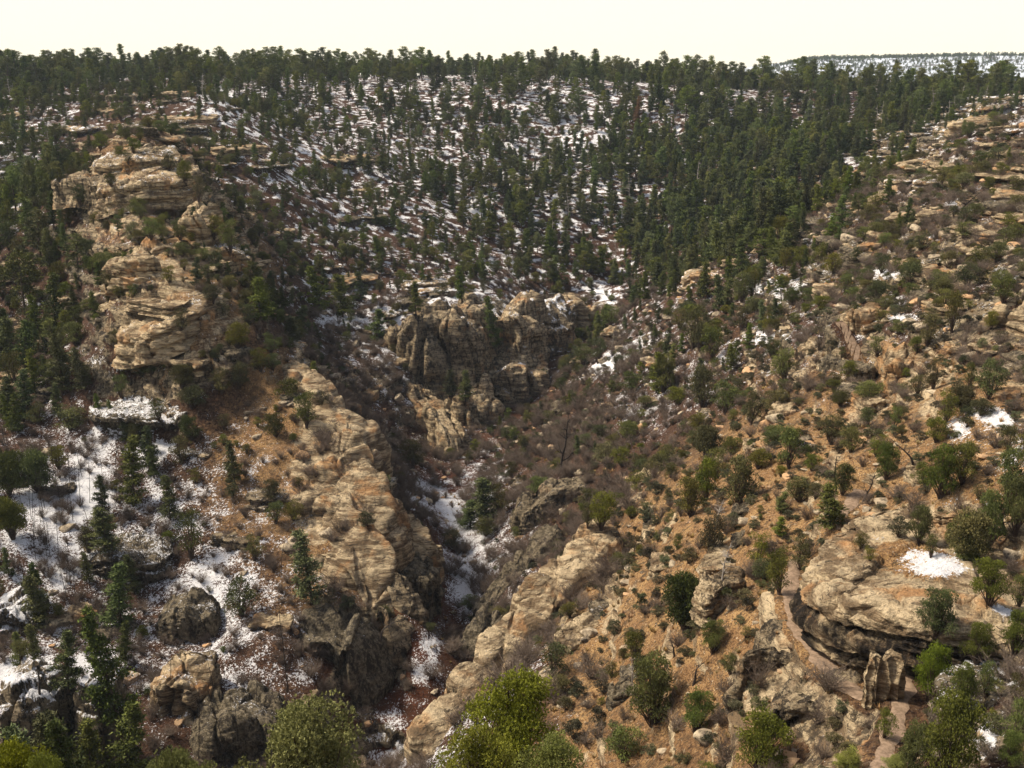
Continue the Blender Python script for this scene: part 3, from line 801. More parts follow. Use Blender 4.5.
# the great overhanging rock above the trail
big = [(893,505,101),(858,518,97),(832,538,94),(815,560,90),(820,580,85),(850,594,79),(905,604,75.5),(955,612,74),(1005,622,73),(1070,634,72),(1130,560,86),(1010,512,96),(940,498,100)]
me, cen = rock_body('overhanging_rock', [np.array(at(*p)) for p in big], 9.4, 'over', M_=640, K=170, C=46, dome=.015, seed=77, tan=.82, snow=.0, bed=1.1, rough=1.5, joint=.35, varn_shade=1.0)
def repaint(me, cen, fn):
    n = len(me.vertices); co = np.empty(n * 3, np.float32); me.vertices.foreach_get('co', co); co = co.reshape(-1, 3) + np.array(cen)
    at_ = me.attributes['mask']; c = np.empty(n * 4, np.float32); at_.data.foreach_get('color', c); c = c.reshape(-1, 4)
    u, v, d = proj(co[:, 0], co[:, 1], co[:, 2]); fn(c, u, v, co); at_.data.foreach_set('color', c.ravel()); me.attributes['litter_dark'].data.foreach_set('value', np.ascontiguousarray(c[:, 3]))
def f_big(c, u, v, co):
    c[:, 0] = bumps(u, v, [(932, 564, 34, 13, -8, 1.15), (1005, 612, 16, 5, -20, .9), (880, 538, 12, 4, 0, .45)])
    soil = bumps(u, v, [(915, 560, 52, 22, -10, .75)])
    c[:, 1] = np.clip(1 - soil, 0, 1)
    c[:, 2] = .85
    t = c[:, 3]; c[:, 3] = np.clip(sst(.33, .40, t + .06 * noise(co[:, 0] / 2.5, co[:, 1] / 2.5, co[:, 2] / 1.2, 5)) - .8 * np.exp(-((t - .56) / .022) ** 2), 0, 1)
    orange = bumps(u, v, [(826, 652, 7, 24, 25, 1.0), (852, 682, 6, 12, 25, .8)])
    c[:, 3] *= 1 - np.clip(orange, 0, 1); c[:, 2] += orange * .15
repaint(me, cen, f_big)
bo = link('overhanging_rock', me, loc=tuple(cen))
tag(bo, 'great pale topped rock with a black overhang curving above the trail', 'rock')

# trails: trodden dirt ribbons laid on their benches
M_PATH = NT('trodden_dirt')
_P = M_PATH.n('ShaderNodeNewGeometry').outputs['Position']
M_PATH.l(M_PATH.mix(M_PATH.ramp(M_PATH.noise(2.5, 5, _P, .7), .3, .7), (.15, .105, .072), (.31, .22, .155)), M_PATH.b.inputs['Base Color'])
M_PATH.bump(M_PATH.noise(9, 5, _P, .7), .5, .08)
M_PATH = M_PATH.m
for pts, w in zip(TR, TRAILW):
    P = np.array(dens(pts, .4)); tg = np.gradient(P, axis=0); n = np.stack([-tg[:, 1], tg[:, 0]], 1); n /= np.linalg.norm(n, axis=1, keepdims=True)
    rows = []
    for k, s_ in enumerate(np.linspace(-1, 1, 9)):
        wv = w * .52 * (1 + .45 * fbm(P[:, 0] / 1.6, P[:, 1] / 1.6, 0, 3, 5 + (s_ > 0)))
        q = P.copy(); q[:, :2] += n * (s_ * wv)[:, None]; q[:, 2] += .05 - .07 * abs(s_) ** 3 + .03 * noise(q[:, 0] / .7, q[:, 1] / .7, 0, 8)
        rows.append(q)
    Gd = np.array(rows)
    o = grid_mesh('path', Gd[..., 0], Gd[..., 1], Gd[..., 2], {}, M_PATH, flip=True)
    o['kind'] = 'structure'

# ------------------------------------------------------------------ let the picture lookup see the outcrops too
_gx, _gy, _gz, _gi = [XF], [YF], [HF], [np.zeros(len(XF), np.int8)]
ROCKS = [o for o in COL.objects if o.get('category') == 'rock']
for o in ROCKS:
    n = len(o.data.vertices); co = np.empty(n * 3, np.float32); o.data.vertices.foreach_get('co', co)
    co = co.reshape(-1, 3) + np.array(o.location, np.float32)
    _gx.append(co[:, 0]); _gy.append(co[:, 1]); _gz.append(co[:, 2]); _gi.append(np.ones(n, np.int8))
XF, YF, HF, ISR = (np.concatenate(a) for a in (_gx, _gy, _gz, _gi))
U, V, D = proj(XF, YF, HF)
ZB = zbuf_build(); ZD = np.where(ZB >= 0, D[ZB], 1e9)
def visible(p, tol=1.5):
    u, v, d = proj(*p)
    i, j = int(round(v)) + 20, int(round(u)) + 60
    if not (1 < i < 878 and 1 < j < 1142): return False
    return d < np.median(ZD[i - 1:i + 2, j - 1:j + 2]) + tol

# ------------------------------------------------------------------ plant materials
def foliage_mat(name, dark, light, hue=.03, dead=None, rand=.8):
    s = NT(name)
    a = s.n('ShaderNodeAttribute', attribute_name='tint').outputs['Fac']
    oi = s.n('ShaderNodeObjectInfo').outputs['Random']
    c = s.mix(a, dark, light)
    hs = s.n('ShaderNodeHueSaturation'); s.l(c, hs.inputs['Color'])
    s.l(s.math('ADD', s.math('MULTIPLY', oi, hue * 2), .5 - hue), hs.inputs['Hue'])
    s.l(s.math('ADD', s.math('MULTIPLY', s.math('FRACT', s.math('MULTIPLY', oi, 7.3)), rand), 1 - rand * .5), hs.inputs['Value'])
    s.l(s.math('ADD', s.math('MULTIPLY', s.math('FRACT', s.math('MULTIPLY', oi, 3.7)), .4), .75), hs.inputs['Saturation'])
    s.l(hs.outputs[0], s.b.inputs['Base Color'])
    s.b.inputs['Roughness'].default_value = .75
    return s.m
def plain_mat(name, a, b, scale=3.0, rough=.9):
    s = NT(name); g = s.n('ShaderNodeNewGeometry').outputs['Position']
    s.l(s.mix(s.ramp(s.noise(scale, 4, g, .7), .3, .7), a, b), s.b.inputs['Base Color']); s.b.inputs['Roughness'].default_value = rough
    return s.m
M_FIR = foliage_mat('fir_needles', (.028, .038, .011), (.125, .145, .036))
M_PINE = foliage_mat('pine_needles', (.033, .043, .012), (.14, .155, .036))
M_JUN = foliage_mat('juniper_scales', (.040, .046, .012), (.165, .165, .038), .04)
M_BUSH = foliage_mat('shrub_leaves', (.045, .046, .022), (.14, .13, .065), .05)
M_BRIGHT = foliage_mat('pinyon_needles', (.10, .11, .020), (.36, .38, .070), .01, rand=.1)
M_PINYON = foliage_mat('olive_pinyon_needles', (.050, .064, .014), (.20, .23, .045), .02, rand=.4)
M_RED = foliage_mat('dead_needles', (.085, .045, .028), (.19, .10, .055), .01, rand=.2)
M_BARK = plain_mat('bark', (.045, .032, .025), (.12, .085, .065))
M_TWIG = plain_mat('bare_twigs', (.085, .062, .048), (.23, .18, .145), .5)
M_CHAR = plain_mat('charred_wood', (.018, .014, .012), (.07, .055, .045))
M_GREY = plain_mat('weathered_wood', (.20, .175, .155), (.42, .38, .34))

RG = np.random.default_rng(11)
def rvec(n):
    v = RG.normal(size=(n, 3)); return v / np.linalg.norm(v, axis=1, keepdims=True)
def leaves(cen, size, length=1.6, updir=None):
    """one small pointed face per centre"""
    n = len(cen); a = rvec(n)
    if updir is not None: a = a + updir; a /= np.linalg.norm(a, axis=1, keepdims=True)
    b = np.cross(a, rvec(n)); b /= np.linalg.norm(b, axis=1, keepdims=True)
    s = (size * RG.uniform(.6, 1.3, n))[:, None]
    p0 = cen - b * s * .5; p1 = cen + b * s * .5; p2 = cen + a * s * length
    return np.stack([p0, p1, p2], 1).reshape(-1, 3)
def tube(P, R, sides=5):
    P = np.asarray(P, float); n = len(P); t = np.gradient(P, axis=0); t /= np.linalg.norm(t, axis=1, keepdims=True) + 1e-9
    ref = np.array([.31, .9, .3]); e1 = np.cross(t, ref); e1 /= np.linalg.norm(e1, axis=1, keepdims=True) + 1e-9; e2 = np.cross(t, e1)
    a = np.linspace(0, 2 * np.pi, sides, endpoint=False)
    co = P[:, None] + (e1[:, None] * np.cos(a)[None, :, None] + e2[:, None] * np.sin(a)[None, :, None]) * np.asarray(R)[:, None, None]
    i = np.arange(n * sides).reshape(n, sides)
    q = np.stack([i[:-1], np.roll(i, -1, 1)[:-1], np.roll(i, -1, 1)[1:], i[1:]], -1).reshape(-1, 4)
    return co.reshape(-1, 3), q
class Wood:
    def __init__(s): s.c = []; s.q = []; s.k = 0
    def add(s, P, R, sides=5):
        c, q = tube(P, R, sides); s.c.append(c); s.q.append(q + s.k); s.k += len(c)
    def mesh(s, name, mat):
        q = np.vstack(s.q); return raw_mesh(name, np.vstack(s.c), q.ravel(), [4] * len(q), [mat], smooth=True)
def leaf_mesh(name, tri, tint, mat):
    n = len(tri) // 3
    return raw_mesh(name, tri, np.arange(n * 3), [3] * n, [mat], attrs={'tint': ('FLOAT', np.repeat(tint, 3))})
def limb(p, d, L, sag=.0, n=5, wob=.12):
    pts = [np.array(p, float)]; d = np.array(d, float)
    for k in range(n):
        d = d + RG.normal(size=3) * wob + np.array([0, 0, sag]); d /= np.linalg.norm(d); pts.append(pts[-1] + d * L / n)
    return np.array(pts)
# every plant prototype stands 1 unit tall; parts = [(name, mesh), ...]
def make_conifer(seed, kind):
    global RG; RG = np.random.default_rng(seed)
    W = Wood(); tp = limb((0, 0, -.03), (0, 0, 1), 1.0, 0, 9, .025); tp[:, 2] = np.linspace(-.04, .98, len(tp))
    W.add(tp, np.linspace(.020, .003, len(tp)), 6)
    cs, ti = [], []
    lean = RG.uniform(-.02, .02, 2)
    rmax = {'fir': .19, 'spire': .13, 'pine': .23}[kind]
    base = {'fir': .08, 'spire': .10, 'pine': .24}[kind]
    nl = 64 if kind != 'pine' else 40
    gaps = RG.uniform(0, 6.28, 4); gz = RG.uniform(.2, .9, 4)
    for i in range(nl):
        z = base + (1 - base) * ((i + RG.uniform(0, 1)) / nl) ** .95 * .985
        f = (z - base) / (1 - base)
        if kind == 'pine': r = rmax * (math.sin(math.pi * min(1, f * .86 + .16)) ** .7)
        else: r = rmax * (1 - f) ** .75 * (1 if f > .10 else .6 + 4 * f)
        r = r * RG.uniform(.45, 1.25) + .012; az = RG.uniform(0, 6.283)
        for g, zz in zip(gaps, gz):
            if abs((az - g + 3.14) % 6.283 - 3.14) < .6 and abs(z - zz) < .10: r *= .35
        j = np.interp(z, tp[:, 2], np.arange(len(tp))); c0 = tp[int(j)] + (tp[min(int(j) + 1, len(tp) - 1)] - tp[int(j)]) * (j % 1)
        dz = -.25 if kind != 'pine' else .25
        P = limb(c0, (math.cos(az), math.sin(az), dz * (1 - f) + .35 * f), r, .05, 4, .10)
        W.add(P, np.linspace(.0055, .0015, len(P)) * (1.2 - f * .6), 3)
        m = int(30 + 520 * r) if kind != 'pine' else int(25 + 560 * r)
        t = RG.uniform(.25, 1.05, m) ** .7 if kind != 'pine' else RG.uniform(.5, 1.08, m)
        idx = np.clip(t * 4, 0, 3.999); k = idx.astype(int); q = P[k] + (P[k + 1] - P[k]) * (idx - k)[:, None]
        sp = (.020 + .10 * r) if kind != 'pine' else .034
        q = q + RG.normal(size=(m, 3)) * sp * np.array([1, 1, .45])
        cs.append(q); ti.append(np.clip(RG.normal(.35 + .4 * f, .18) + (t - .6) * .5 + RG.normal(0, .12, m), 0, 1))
    cs = np.vstack(cs); ti = np.concatenate(ti)
    rad = np.hypot(cs[:, 0], cs[:, 1]); ud = np.stack([cs[:, 0], cs[:, 1], rad * .3 + .02], 1); ud /= np.linalg.norm(ud, axis=1, keepdims=True)
    return W, leaves(cs, .017, 1.9, ud * .8), ti
def make_round(seed, lobes, flat=.8, fine=.028, dense=110, stems=3, width=.62, rs=(.13, .23), tuft=0):
    """juniper and pinyon: forking stems, crown of many small puffs"""
    global RG; RG = np.random.default_rng(seed)
    W = Wood(); cs, ti = [], []
    gap = RG.uniform(0, 6.28)
    for i in range(lobes):
        f = (i + .5) / lobes; az = i * 2.4 + RG.uniform(-.5, .5); h = RG.uniform(.22, .86)
        rr = width * math.sqrt(max(.03, 1 - ((h - .42) / .52) ** 2)) * RG.uniform(.25, 1.0) * .82
        if abs((az - gap + 3.14) % 6.283 - 3.14) < .5: rr *= .5
        c = np.array([math.cos(az) * rr, math.sin(az) * rr, h])
        b = np.array([RG.uniform(-.05, .05), RG.uniform(-.05, .05), -.04])
        mid = c * np.array([.45, .45, .5]) + RG.normal(size=3) * .05
        t = np.linspace(0, 1, 6)[:, None]; P = (1 - t) ** 2 * b + 2 * t * (1 - t) * mid + t * t * c
        W.add(P, np.linspace(.028 if i < stems else .014, .004, 6), 4)
        R = RG.uniform(*rs)
        n = int(dense * (R / .18) ** 2) // (tuft or 1); d = rvec(n); d[:, 2] = np.abs(d[:, 2]) * .9 - .25
        q = c + d * (R * RG.uniform(.55, 1.05, n) ** .5)[:, None] * np.array([1.1, 1.1, flat])
        # twig-like clumps inside the puff
        q = q + np.repeat(RG.normal(size=(n // 8 + 1, 3)) * .03, 8, 0)[:n]
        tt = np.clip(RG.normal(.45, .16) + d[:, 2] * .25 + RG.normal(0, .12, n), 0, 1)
        if tuft: q = np.repeat(q, tuft, 0) + RG.normal(size=(n * tuft, 3)) * fine * .35; tt = np.repeat(tt, tuft)
        cs.append(q); ti.append(tt)
    cs = np.vstack(cs); ti = np.concatenate(ti)
    cs[:, 2] = np.maximum(cs[:, 2], .01)
    ud = cs - np.array([0, 0, .35]); ud /= np.linalg.norm(ud, axis=1, keepdims=True) + 1e-6
    return W, leaves(cs, fine, 1.7, ud), ti
def make_bare(seed, n=30, spread=.85, sub=6):
    global RG; RG = np.random.default_rng(seed); W = Wood()
    for i in range(n):
        az = RG.uniform(0, 6.283); tl = RG.uniform(.05, spread)
        P = limb((RG.normal() * .04, RG.normal() * .04, -.03), (math.cos(az) * tl, math.sin(az) * tl, 1), RG.uniform(.55, 1.0), 0, 5, .13)
        W.add(P, np.linspace(.011, .003, len(P)), 3)
        for k in range(sub):
            j = RG.integers(1, 5); a2 = RG.uniform(0, 6.283)
            Q = limb(P[j], (P[j + 1] - P[j]) / .2 + np.array([math.cos(a2), math.sin(a2), .3]) * .8, RG.uniform(.2, .45), .02, 3, .18)
            W.add(Q, np.linspace(.006, .0018, len(Q)), 3)
            for _ in range(2):
                a3 = RG.uniform(0, 6.283); Q2 = limb(Q[RG.integers(1, 3)], (Q[-1] - Q[0]) + np.array([math.cos(a3), math.sin(a3), .4]) * .25, RG.uniform(.1, .22), 0, 2, .2)
                W.add(Q2, np.linspace(.0035, .0015, len(Q2)), 3)
    return W
def make_snag(seed, limbs=16, thick=.022, crook=.05, top=1.0):
    global RG; RG = np.random.default_rng(seed); W = Wood()
    tp = limb((0, 0, -.05), (RG.uniform(-.1, .1), RG.uniform(-.1, .1), 1), 1.02, 0, 8, crook)
    W.add(tp, np.linspace(thick, .004, len(tp)), 6)
    for i in range(limbs):
        j = RG.integers(2, 8); az = RG.uniform(0, 6.283); L = RG.uniform(.10, .32) * (1.15 - j / 9)
        P = limb(tp[j], (math.cos(az), math.sin(az), RG.uniform(.1, .9)), L, .03, 4, .2)
        W.add(P, np.linspace(thick * .35, .002, len(P)), 4)
        for _ in range(2):
            a3 = RG.uniform(0, 6.283); Q = limb(P[RG.integers(1, 4)], (math.cos(a3), math.sin(a3), .5), L * .4, 0, 2, .2); W.add(Q, np.linspace(.004, .0015, len(Q)), 3)
    return W
PROT = {}
def joined(name, W, tri, ti, wm, lm):
    cw = np.vstack(W.c); qw = np.vstack(W.q); n = len(tri) // 3
    co = np.vstack([cw, tri]); ff = np.concatenate([qw.ravel(), np.arange(n * 3) + len(cw)])
    return raw_mesh(name, co, ff, [4] * len(qw) + [3] * n, [wm, lm], midx=[0] * len(qw) + [1] * n,
                    attrs={'tint': ('FLOAT', np.concatenate([np.zeros(len(cw)), np.repeat(ti, 3)]))})
def proto(key, gens, wm, lm):
    PROT[key] = []
    for W, tri, ti in gens:
        PROT[key].append(dict(parts=[('trunk', W.mesh('trunk', wm)), ('crown', leaf_mesh('crown', tri, ti, lm))], one=joined(key, W, tri, ti, wm, lm)))
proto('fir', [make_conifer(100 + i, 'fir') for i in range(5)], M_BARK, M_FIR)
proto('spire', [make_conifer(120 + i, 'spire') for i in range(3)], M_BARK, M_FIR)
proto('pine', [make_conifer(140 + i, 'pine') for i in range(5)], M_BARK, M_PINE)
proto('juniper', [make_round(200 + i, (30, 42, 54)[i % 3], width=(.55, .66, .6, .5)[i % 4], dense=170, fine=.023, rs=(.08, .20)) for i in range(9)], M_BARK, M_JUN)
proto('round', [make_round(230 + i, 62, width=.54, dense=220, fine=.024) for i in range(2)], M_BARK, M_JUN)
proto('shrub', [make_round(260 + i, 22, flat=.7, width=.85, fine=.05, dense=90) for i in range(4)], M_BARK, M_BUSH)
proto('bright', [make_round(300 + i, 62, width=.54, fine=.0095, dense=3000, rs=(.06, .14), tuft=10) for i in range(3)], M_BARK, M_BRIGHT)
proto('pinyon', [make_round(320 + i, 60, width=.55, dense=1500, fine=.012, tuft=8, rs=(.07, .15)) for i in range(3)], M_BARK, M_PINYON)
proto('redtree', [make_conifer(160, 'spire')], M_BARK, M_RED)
def make_tuft(seed):
    global RG; RG = np.random.default_rng(seed); n = 34
    a = RG.uniform(0, 6.283, n); r = RG.uniform(0, .35, n); b = np.stack([np.cos(a) * r, np.sin(a) * r, np.zeros(n) - .03], 1)
    t = b + np.stack([np.cos(a) * RG.uniform(.1, .6, n), np.sin(a) * RG.uniform(.1, .6, n), RG.uniform(.5, 1.0, n)], 1)
    w = np.stack([-np.sin(a), np.cos(a), np.zeros(n)], 1) * .09
    return np.stack([b - w, b + w, t], 1).reshape(-1, 3)
M_GRASS = foliage_mat('dry_grass', (.20, .125, .055), (.46, .33, .17), .02, rand=.5)
PROT['tuft'] = [dict(parts=None, one=leaf_mesh('tuft', make_tuft(900 + i), np.random.default_rng(i).uniform(0, 1, 34), M_GRASS)) for i in range(4)]
for k, gens, m in (('bare', [make_bare(400 + i) for i in range(5)], M_TWIG), ('char', [make_snag(430 + i, 14, .03, .12) for i in range(3)], M_CHAR),
                   ('snag', [make_snag(440 + i, 22, .016, .03) for i in range(3)], M_GREY), ('thin', [make_snag(450 + i, 7, .009, .05) for i in range(3)], M_CHAR)):
    PROT[k] = [dict(parts=None, one=W.mesh(k, m)) for W in gens]
KIND = {'tuft': ('dry_grass', 'grass'), 'fir': ('fir_tree', 'fir'), 'spire': ('fir_tree', 'fir'), 'pine': ('pine_tree', 'pine'), 'juniper': ('juniper_tree', 'juniper'), 'round': ('juniper_tree', 'juniper'),
        'shrub': ('shrub', 'shrub'), 'bright': ('pinyon_tree', 'pinyon'), 'pinyon': ('pinyon_tree', 'pinyon'), 'redtree': ('dead_fir_tree', 'dead tree'), 'bare': ('bare_shrub', 'bare shrub'),
        'char': ('charred_snag', 'dead tree'), 'snag': ('dead_tree', 'dead tree'), 'thin': ('slender_dead_tree', 'dead tree')}
PL = []      # every planted thing: dict(kind, p, h, w, rz, var)
def plant(kind, p, h, w=1.0, hand=False, sink=.02, label=None, parts=True):
    PL.append(dict(kind=kind, p=Vector(p), h=h, w=w, hand=hand, label=label, parts=parts, rz=random.uniform(0, 6.28), var=random.randrange(len(PROT[kind]))))
NATW = {'tuft': 1.0, 'fir': .36, 'spire': .26, 'pine': .44, 'juniper': 1.25, 'round': 1.2, 'shrub': 1.9, 'bright': 1.05, 'pinyon': 1.15, 'redtree': .26, 'bare': 1.1, 'char': .5, 'snag': .45, 'thin': .3}
def hand(kind, u, v, hp, wp=None, label=None, **kw):
    p, d = ground_at(u, v)
    th = PITCH + math.atan((v - 384) / F)
    h = hp * d / F / math.cos(th) ** .5
    w = 1.0
    if wp: w = min(1.9, max(.5, (wp * d / F) / (NATW[kind] * h)))
    plant(kind, p, h, w, True, label=label, **kw)

# ------------------------------------------------------------------ plants one can pick out (u, v of the foot, height, width in picture units)
HAND = [
 ('fir',55,336,62,26),('fir',62,396,60,26),('juniper',75,347,26,30),('juniper',92,338,28,26),('juniper',105,352,26,30),('juniper',30,332,28,30),('juniper',10,352,36,34),('juniper',14,384,34,32),
 ('fir',8,420,44,22),('juniper',72,430,26,46),('juniper',40,424,22,26),('juniper',130,374,18,20),('juniper',150,375,20,24),('juniper',182,388,26,30),('juniper',192,408,24,34),('juniper',222,325,28,30),
 ('juniper',214,304,20,22),('juniper',248,322,22,24),('juniper',240,388,28,26),('juniper',222,394,26,26),('juniper',206,378,22,24),('juniper',180,464,30,34),('juniper',135,444,26,24),
 ('round',38,490,44,40),('round',10,494,46,36),('round',12,538,44,36),('fir',135,506,68,28),('fir',104,550,46,32),('juniper',88,552,36,28),('juniper',186,460,32,28),('juniper',190,560,52,40),
 ('fir',219,508,46,20),('juniper',203,500,34,30),('fir',42,630,58,28),('fir',122,628,66,32),('fir',69,692,62,28),('fir',118,722,118,38),('fir',60,800,98,44),('fir',96,800,84,34),('fir',128,800,96,44),
 ('juniper',242,614,42,42),('juniper',20,657,20,24),('fir',312,602,74,30),('shrub',330,602,12,30),('shrub',347,612,16,22),('juniper',275,522,22,26),('juniper',290,412,36,34),('juniper',306,426,38,34),('juniper',276,438,26,28),
 ('juniper',262,395,26,28),('juniper',232,440,28,32),('fir',262,322,46,24),('fir',322,312,46,22),('fir',344,316,44,20),('fir',300,332,28,18),('fir',377,342,36,20),('fir',292,342,26,18),('fir',360,300,30,16),
 ('fir',415,312,32,14),('spire',461,302,36,12),('spire',497,352,56,14),('juniper',412,470,34,34),('fir',466,402,32,14),('fir',448,395,28,14),('fir',487,522,44,30),('fir',470,528,30,26),('juniper',498,516,34,30),('shrub',368,526,14,24),
 ('juniper',610,328,24,24),('juniper',694,350,46,38),('juniper',714,344,30,28),('juniper',712,362,36,30),('juniper',702,408,44,36),('juniper',724,414,36,30),('juniper',662,392,42,24),('fir',655,392,44,18),('juniper',630,392,24,26),
 ('juniper',597,362,28,26),('juniper',584,366,24,24),('round',705,458,34,32),('juniper',752,424,36,26),('juniper',626,442,22,24),('juniper',606,464,24,30),('juniper',622,466,22,26),('juniper',664,460,18,22),
 ('juniper',742,304,34,24),('juniper',752,296,30,22),('juniper',690,516,42,36),('juniper',705,500,46,32),('juniper',737,508,56,46),('juniper',715,480,36,30),('juniper',708,556,48,34),('juniper',600,530,40,34),('juniper',588,526,28,20),
 ('round',614,616,52,46),('shrub',641,610,20,20),('round',684,632,62,46),('juniper',756,568,38,34),('shrub',635,551,16,24),('shrub',650,563,15,24),('shrub',644,522,14,26),('shrub',656,495,13,26),('shrub',688,562,16,24),
 ('shrub',668,582,10,12),('pinyon',712,654,36,30),('juniper',729,674,24,20),('juniper',553,675,38,46),('juniper',636,664,36,28),('pinyon',652,724,72,64),('juniper',640,690,38,26),('pinyon',694,734,48,38),('pinyon',758,772,64,66),('juniper',622,760,38,46),
 ('shrub',573,742,22,32),('shrub',577,699,16,22),('shrub',602,692,14,24),('shrub',612,634,14,22),('shrub',565,710,14,24),('shrub',598,722,14,24),('shrub',655,600,9,14),
 ('juniper',788,468,44,36),('pinyon',885,480,40,28),('pinyon',940,498,56,44),('juniper',962,484,44,34),('juniper',842,494,36,28),('fir',830,528,44,30),('fir',779,512,22,14),('fir',778,536,20,16),('juniper',780,594,52,24),('juniper',800,568,36,36),
 ('pinyon',920,542,42,30),('juniper',948,546,28,22),('shrub',900,536,20,34),('juniper',932,556,24,20),('pinyon',986,548,62,34),('pinyon',1016,534,66,36),('pinyon',988,604,50,44),('juniper',1005,500,56,36),('pinyon',934,636,50,46),('juniper',992,492,24,18),
 ('pinyon',928,700,60,46),('pinyon',944,784,96,70),('pinyon',910,776,60,44),('pinyon',962,704,44,34),('juniper',884,738,34,20),('bright',847,776,28,34),('bright',893,780,26,34),('juniper',1012,742,48,34),('juniper',1016,702,30,26),
 ('juniper',783,382,38,34),('juniper',845,399,36,30),('juniper',852,424,34,34),('juniper',1003,302,30,30),('juniper',990,328,20,18),('juniper',926,346,36,30),('juniper',950,334,44,24),('juniper',918,352,18,20),('juniper',932,388,34,22),
 ('round',962,412,28,26),('juniper',945,424,36,30),('juniper',935,442,28,26),('juniper',895,428,24,18),('juniper',988,398,44,36),('juniper',968,390,30,22),('juniper',830,444,34,34),('juniper',851,452,28,26),('juniper',792,452,24,24),
 ('juniper',772,442,20,26),('juniper',876,456,20,24),('juniper',812,470,20,22),('juniper',780,245,30,24),('juniper',835,190,14,24),('juniper',996,162,16,40),('juniper',1006,246,22,26),('juniper',785,270,26,24),('juniper',832,274,22,26),
 ('juniper',880,272,20,26),('juniper',976,218,16,22),('juniper',820,268,28,22),('juniper',700,350,30,24),('pine',760,262,34,24),('juniper',800,268,24,22),('juniper',740,330,26,26),('juniper',680,330,24,22),('juniper',772,360,24,24),
 ('juniper',730,455,20,28),('juniper',640,470,16,22),('juniper',670,478,16,20),('juniper',1018,420,30,24),('juniper',1008,455,30,24),('juniper',815,500,18,24),('juniper',757,470,22,26),('shrub',727,600,13,22),('shrub',745,610,14,20),
 ('juniper',860,548,18,20),('juniper',140,100,14,12),('juniper',120,122,20,16),('juniper',132,152,16,14),('juniper',128,165,12,14),('juniper',150,238,24,26),('juniper',135,240,20,24),('juniper',160,232,20,20),('juniper',110,185,14,14),('juniper',75,215,24,24),('juniper',80,205,24,20),
 ('juniper',50,215,24,20),('juniper',170,170,22,18),('juniper',185,185,26,18),('juniper',135,300,16,18),('juniper',105,290,20,16),('juniper',160,300,18,16),('juniper',170,285,20,20),('juniper',232,250,34,28),('juniper',215,240,26,22),('juniper',200,200,26,20),
 ('juniper',10,250,30,26),('juniper',40,250,26,24),('juniper',20,290,28,26),('juniper',75,250,24,24),('juniper',60,285,24,22),('juniper',90,260,22,22),
 ('redtree',635,137,40,9),('pinyon',975,662,44,36),('pinyon',1012,655,50,34),('juniper',1020,606,44,30),('juniper',985,698,40,30),('pinyon',1010,770,44,34),('juniper',868,560,16,18),('juniper',180,330,24,24),('juniper',240,350,30,28),('juniper',262,372,26,26),('juniper',190,440,26,24),('juniper',250,462,28,28),('juniper',160,420,24,24),('juniper',222,420,28,26),('juniper',60,470,26,24),('juniper',120,396,24,24),('fir',30,420,50,22),('fir',28,370,50,22),('fir',85,390,44,20),('fir',150,470,44,20),('fir',170,520,44,20),('juniper',255,560,28,26),('juniper',290,480,26,26),('juniper',270,500,24,24),
 ('char',558,472,66,26),('snag',714,530,34,30),('snag',722,578,40,30),('char',695,686,26,26),('char',673,658,20,24),('snag',632,684,26,26),('char',835,490,38,24),('char',912,470,36,26),('char',818,160,26,18),('char',957,220,36,22),
 ('char',862,500,34,22),('char',1004,532,50,30),('snag',960,175,24,16),('char',1012,120,14,12),('snag',950,332,44,20),('thin',288,690,100,20),('char',378,505,26,26),('thin',292,745,100,16),('thin',225,770,90,16),
 ('thin',200,760,80,16),('thin',240,760,70,16),('thin',105,505,50,12),('thin',80,500,44,10),('thin',74,520,44,10),('thin',90,535,44,10),('thin',60,550,40,10),('thin',36,560,40,10),('thin',50,575,44,10),('thin',26,590,44,10),
 ('thin',12,575,44,10),('thin',72,590,50,10),('thin',145,560,40,10),('thin',150,600,40,10),('thin',165,590,44,10),('thin',10,650,34,6),('char',40,695,30,24),('char',380,640,30,26),('char',440,600,22,20),
]
for h_ in HAND: hand(*h_)
rt = random.Random(31)
for k in range(75):
    hand('thin', rt.uniform(8, 118) if k % 4 else rt.uniform(120, 330), rt.uniform(455, 610) if k % 4 else rt.uniform(520, 740), rt.uniform(26, 50), 10)
# foreground pinyons whose feet stand below the frame
for (u, vt, Yd, hh, w_, lab) in ((518, 668, 37, 5.0, .74, 'bright green pinyon with an open top, bottom centre of the photo'), (480, 722, 33, 3.6, .8, 'bright green bushy pinyon left of the open topped one'), (552, 732, 34, 3.4, .75, 'bright green bushy pinyon right of the open topped one'),
          (300, 696, 31, 5.2, .84, 'broad yellow green pinyon, bottom left of the creek bed'), (178, 741, 30, 3.6, .62, 'yellow green pinyon tops with grey twigs, second from the left corner'),
          (8, 738, 28, 3.6, .66, 'yellow green pinyon in the bottom left corner'), (48, 752, 27, 3.2, .55, 'small yellow green pinyon beside the one in the bottom left corner')):
    x, y, z = at(u, vt, Yd)
    PL.append(dict(kind='bright', p=Vector((x, y, z - hh)), h=hh, w=w_, hand=True, label=lab, parts=True, rz=random.uniform(0, 6.28), var=random.randrange(3), tall=True))

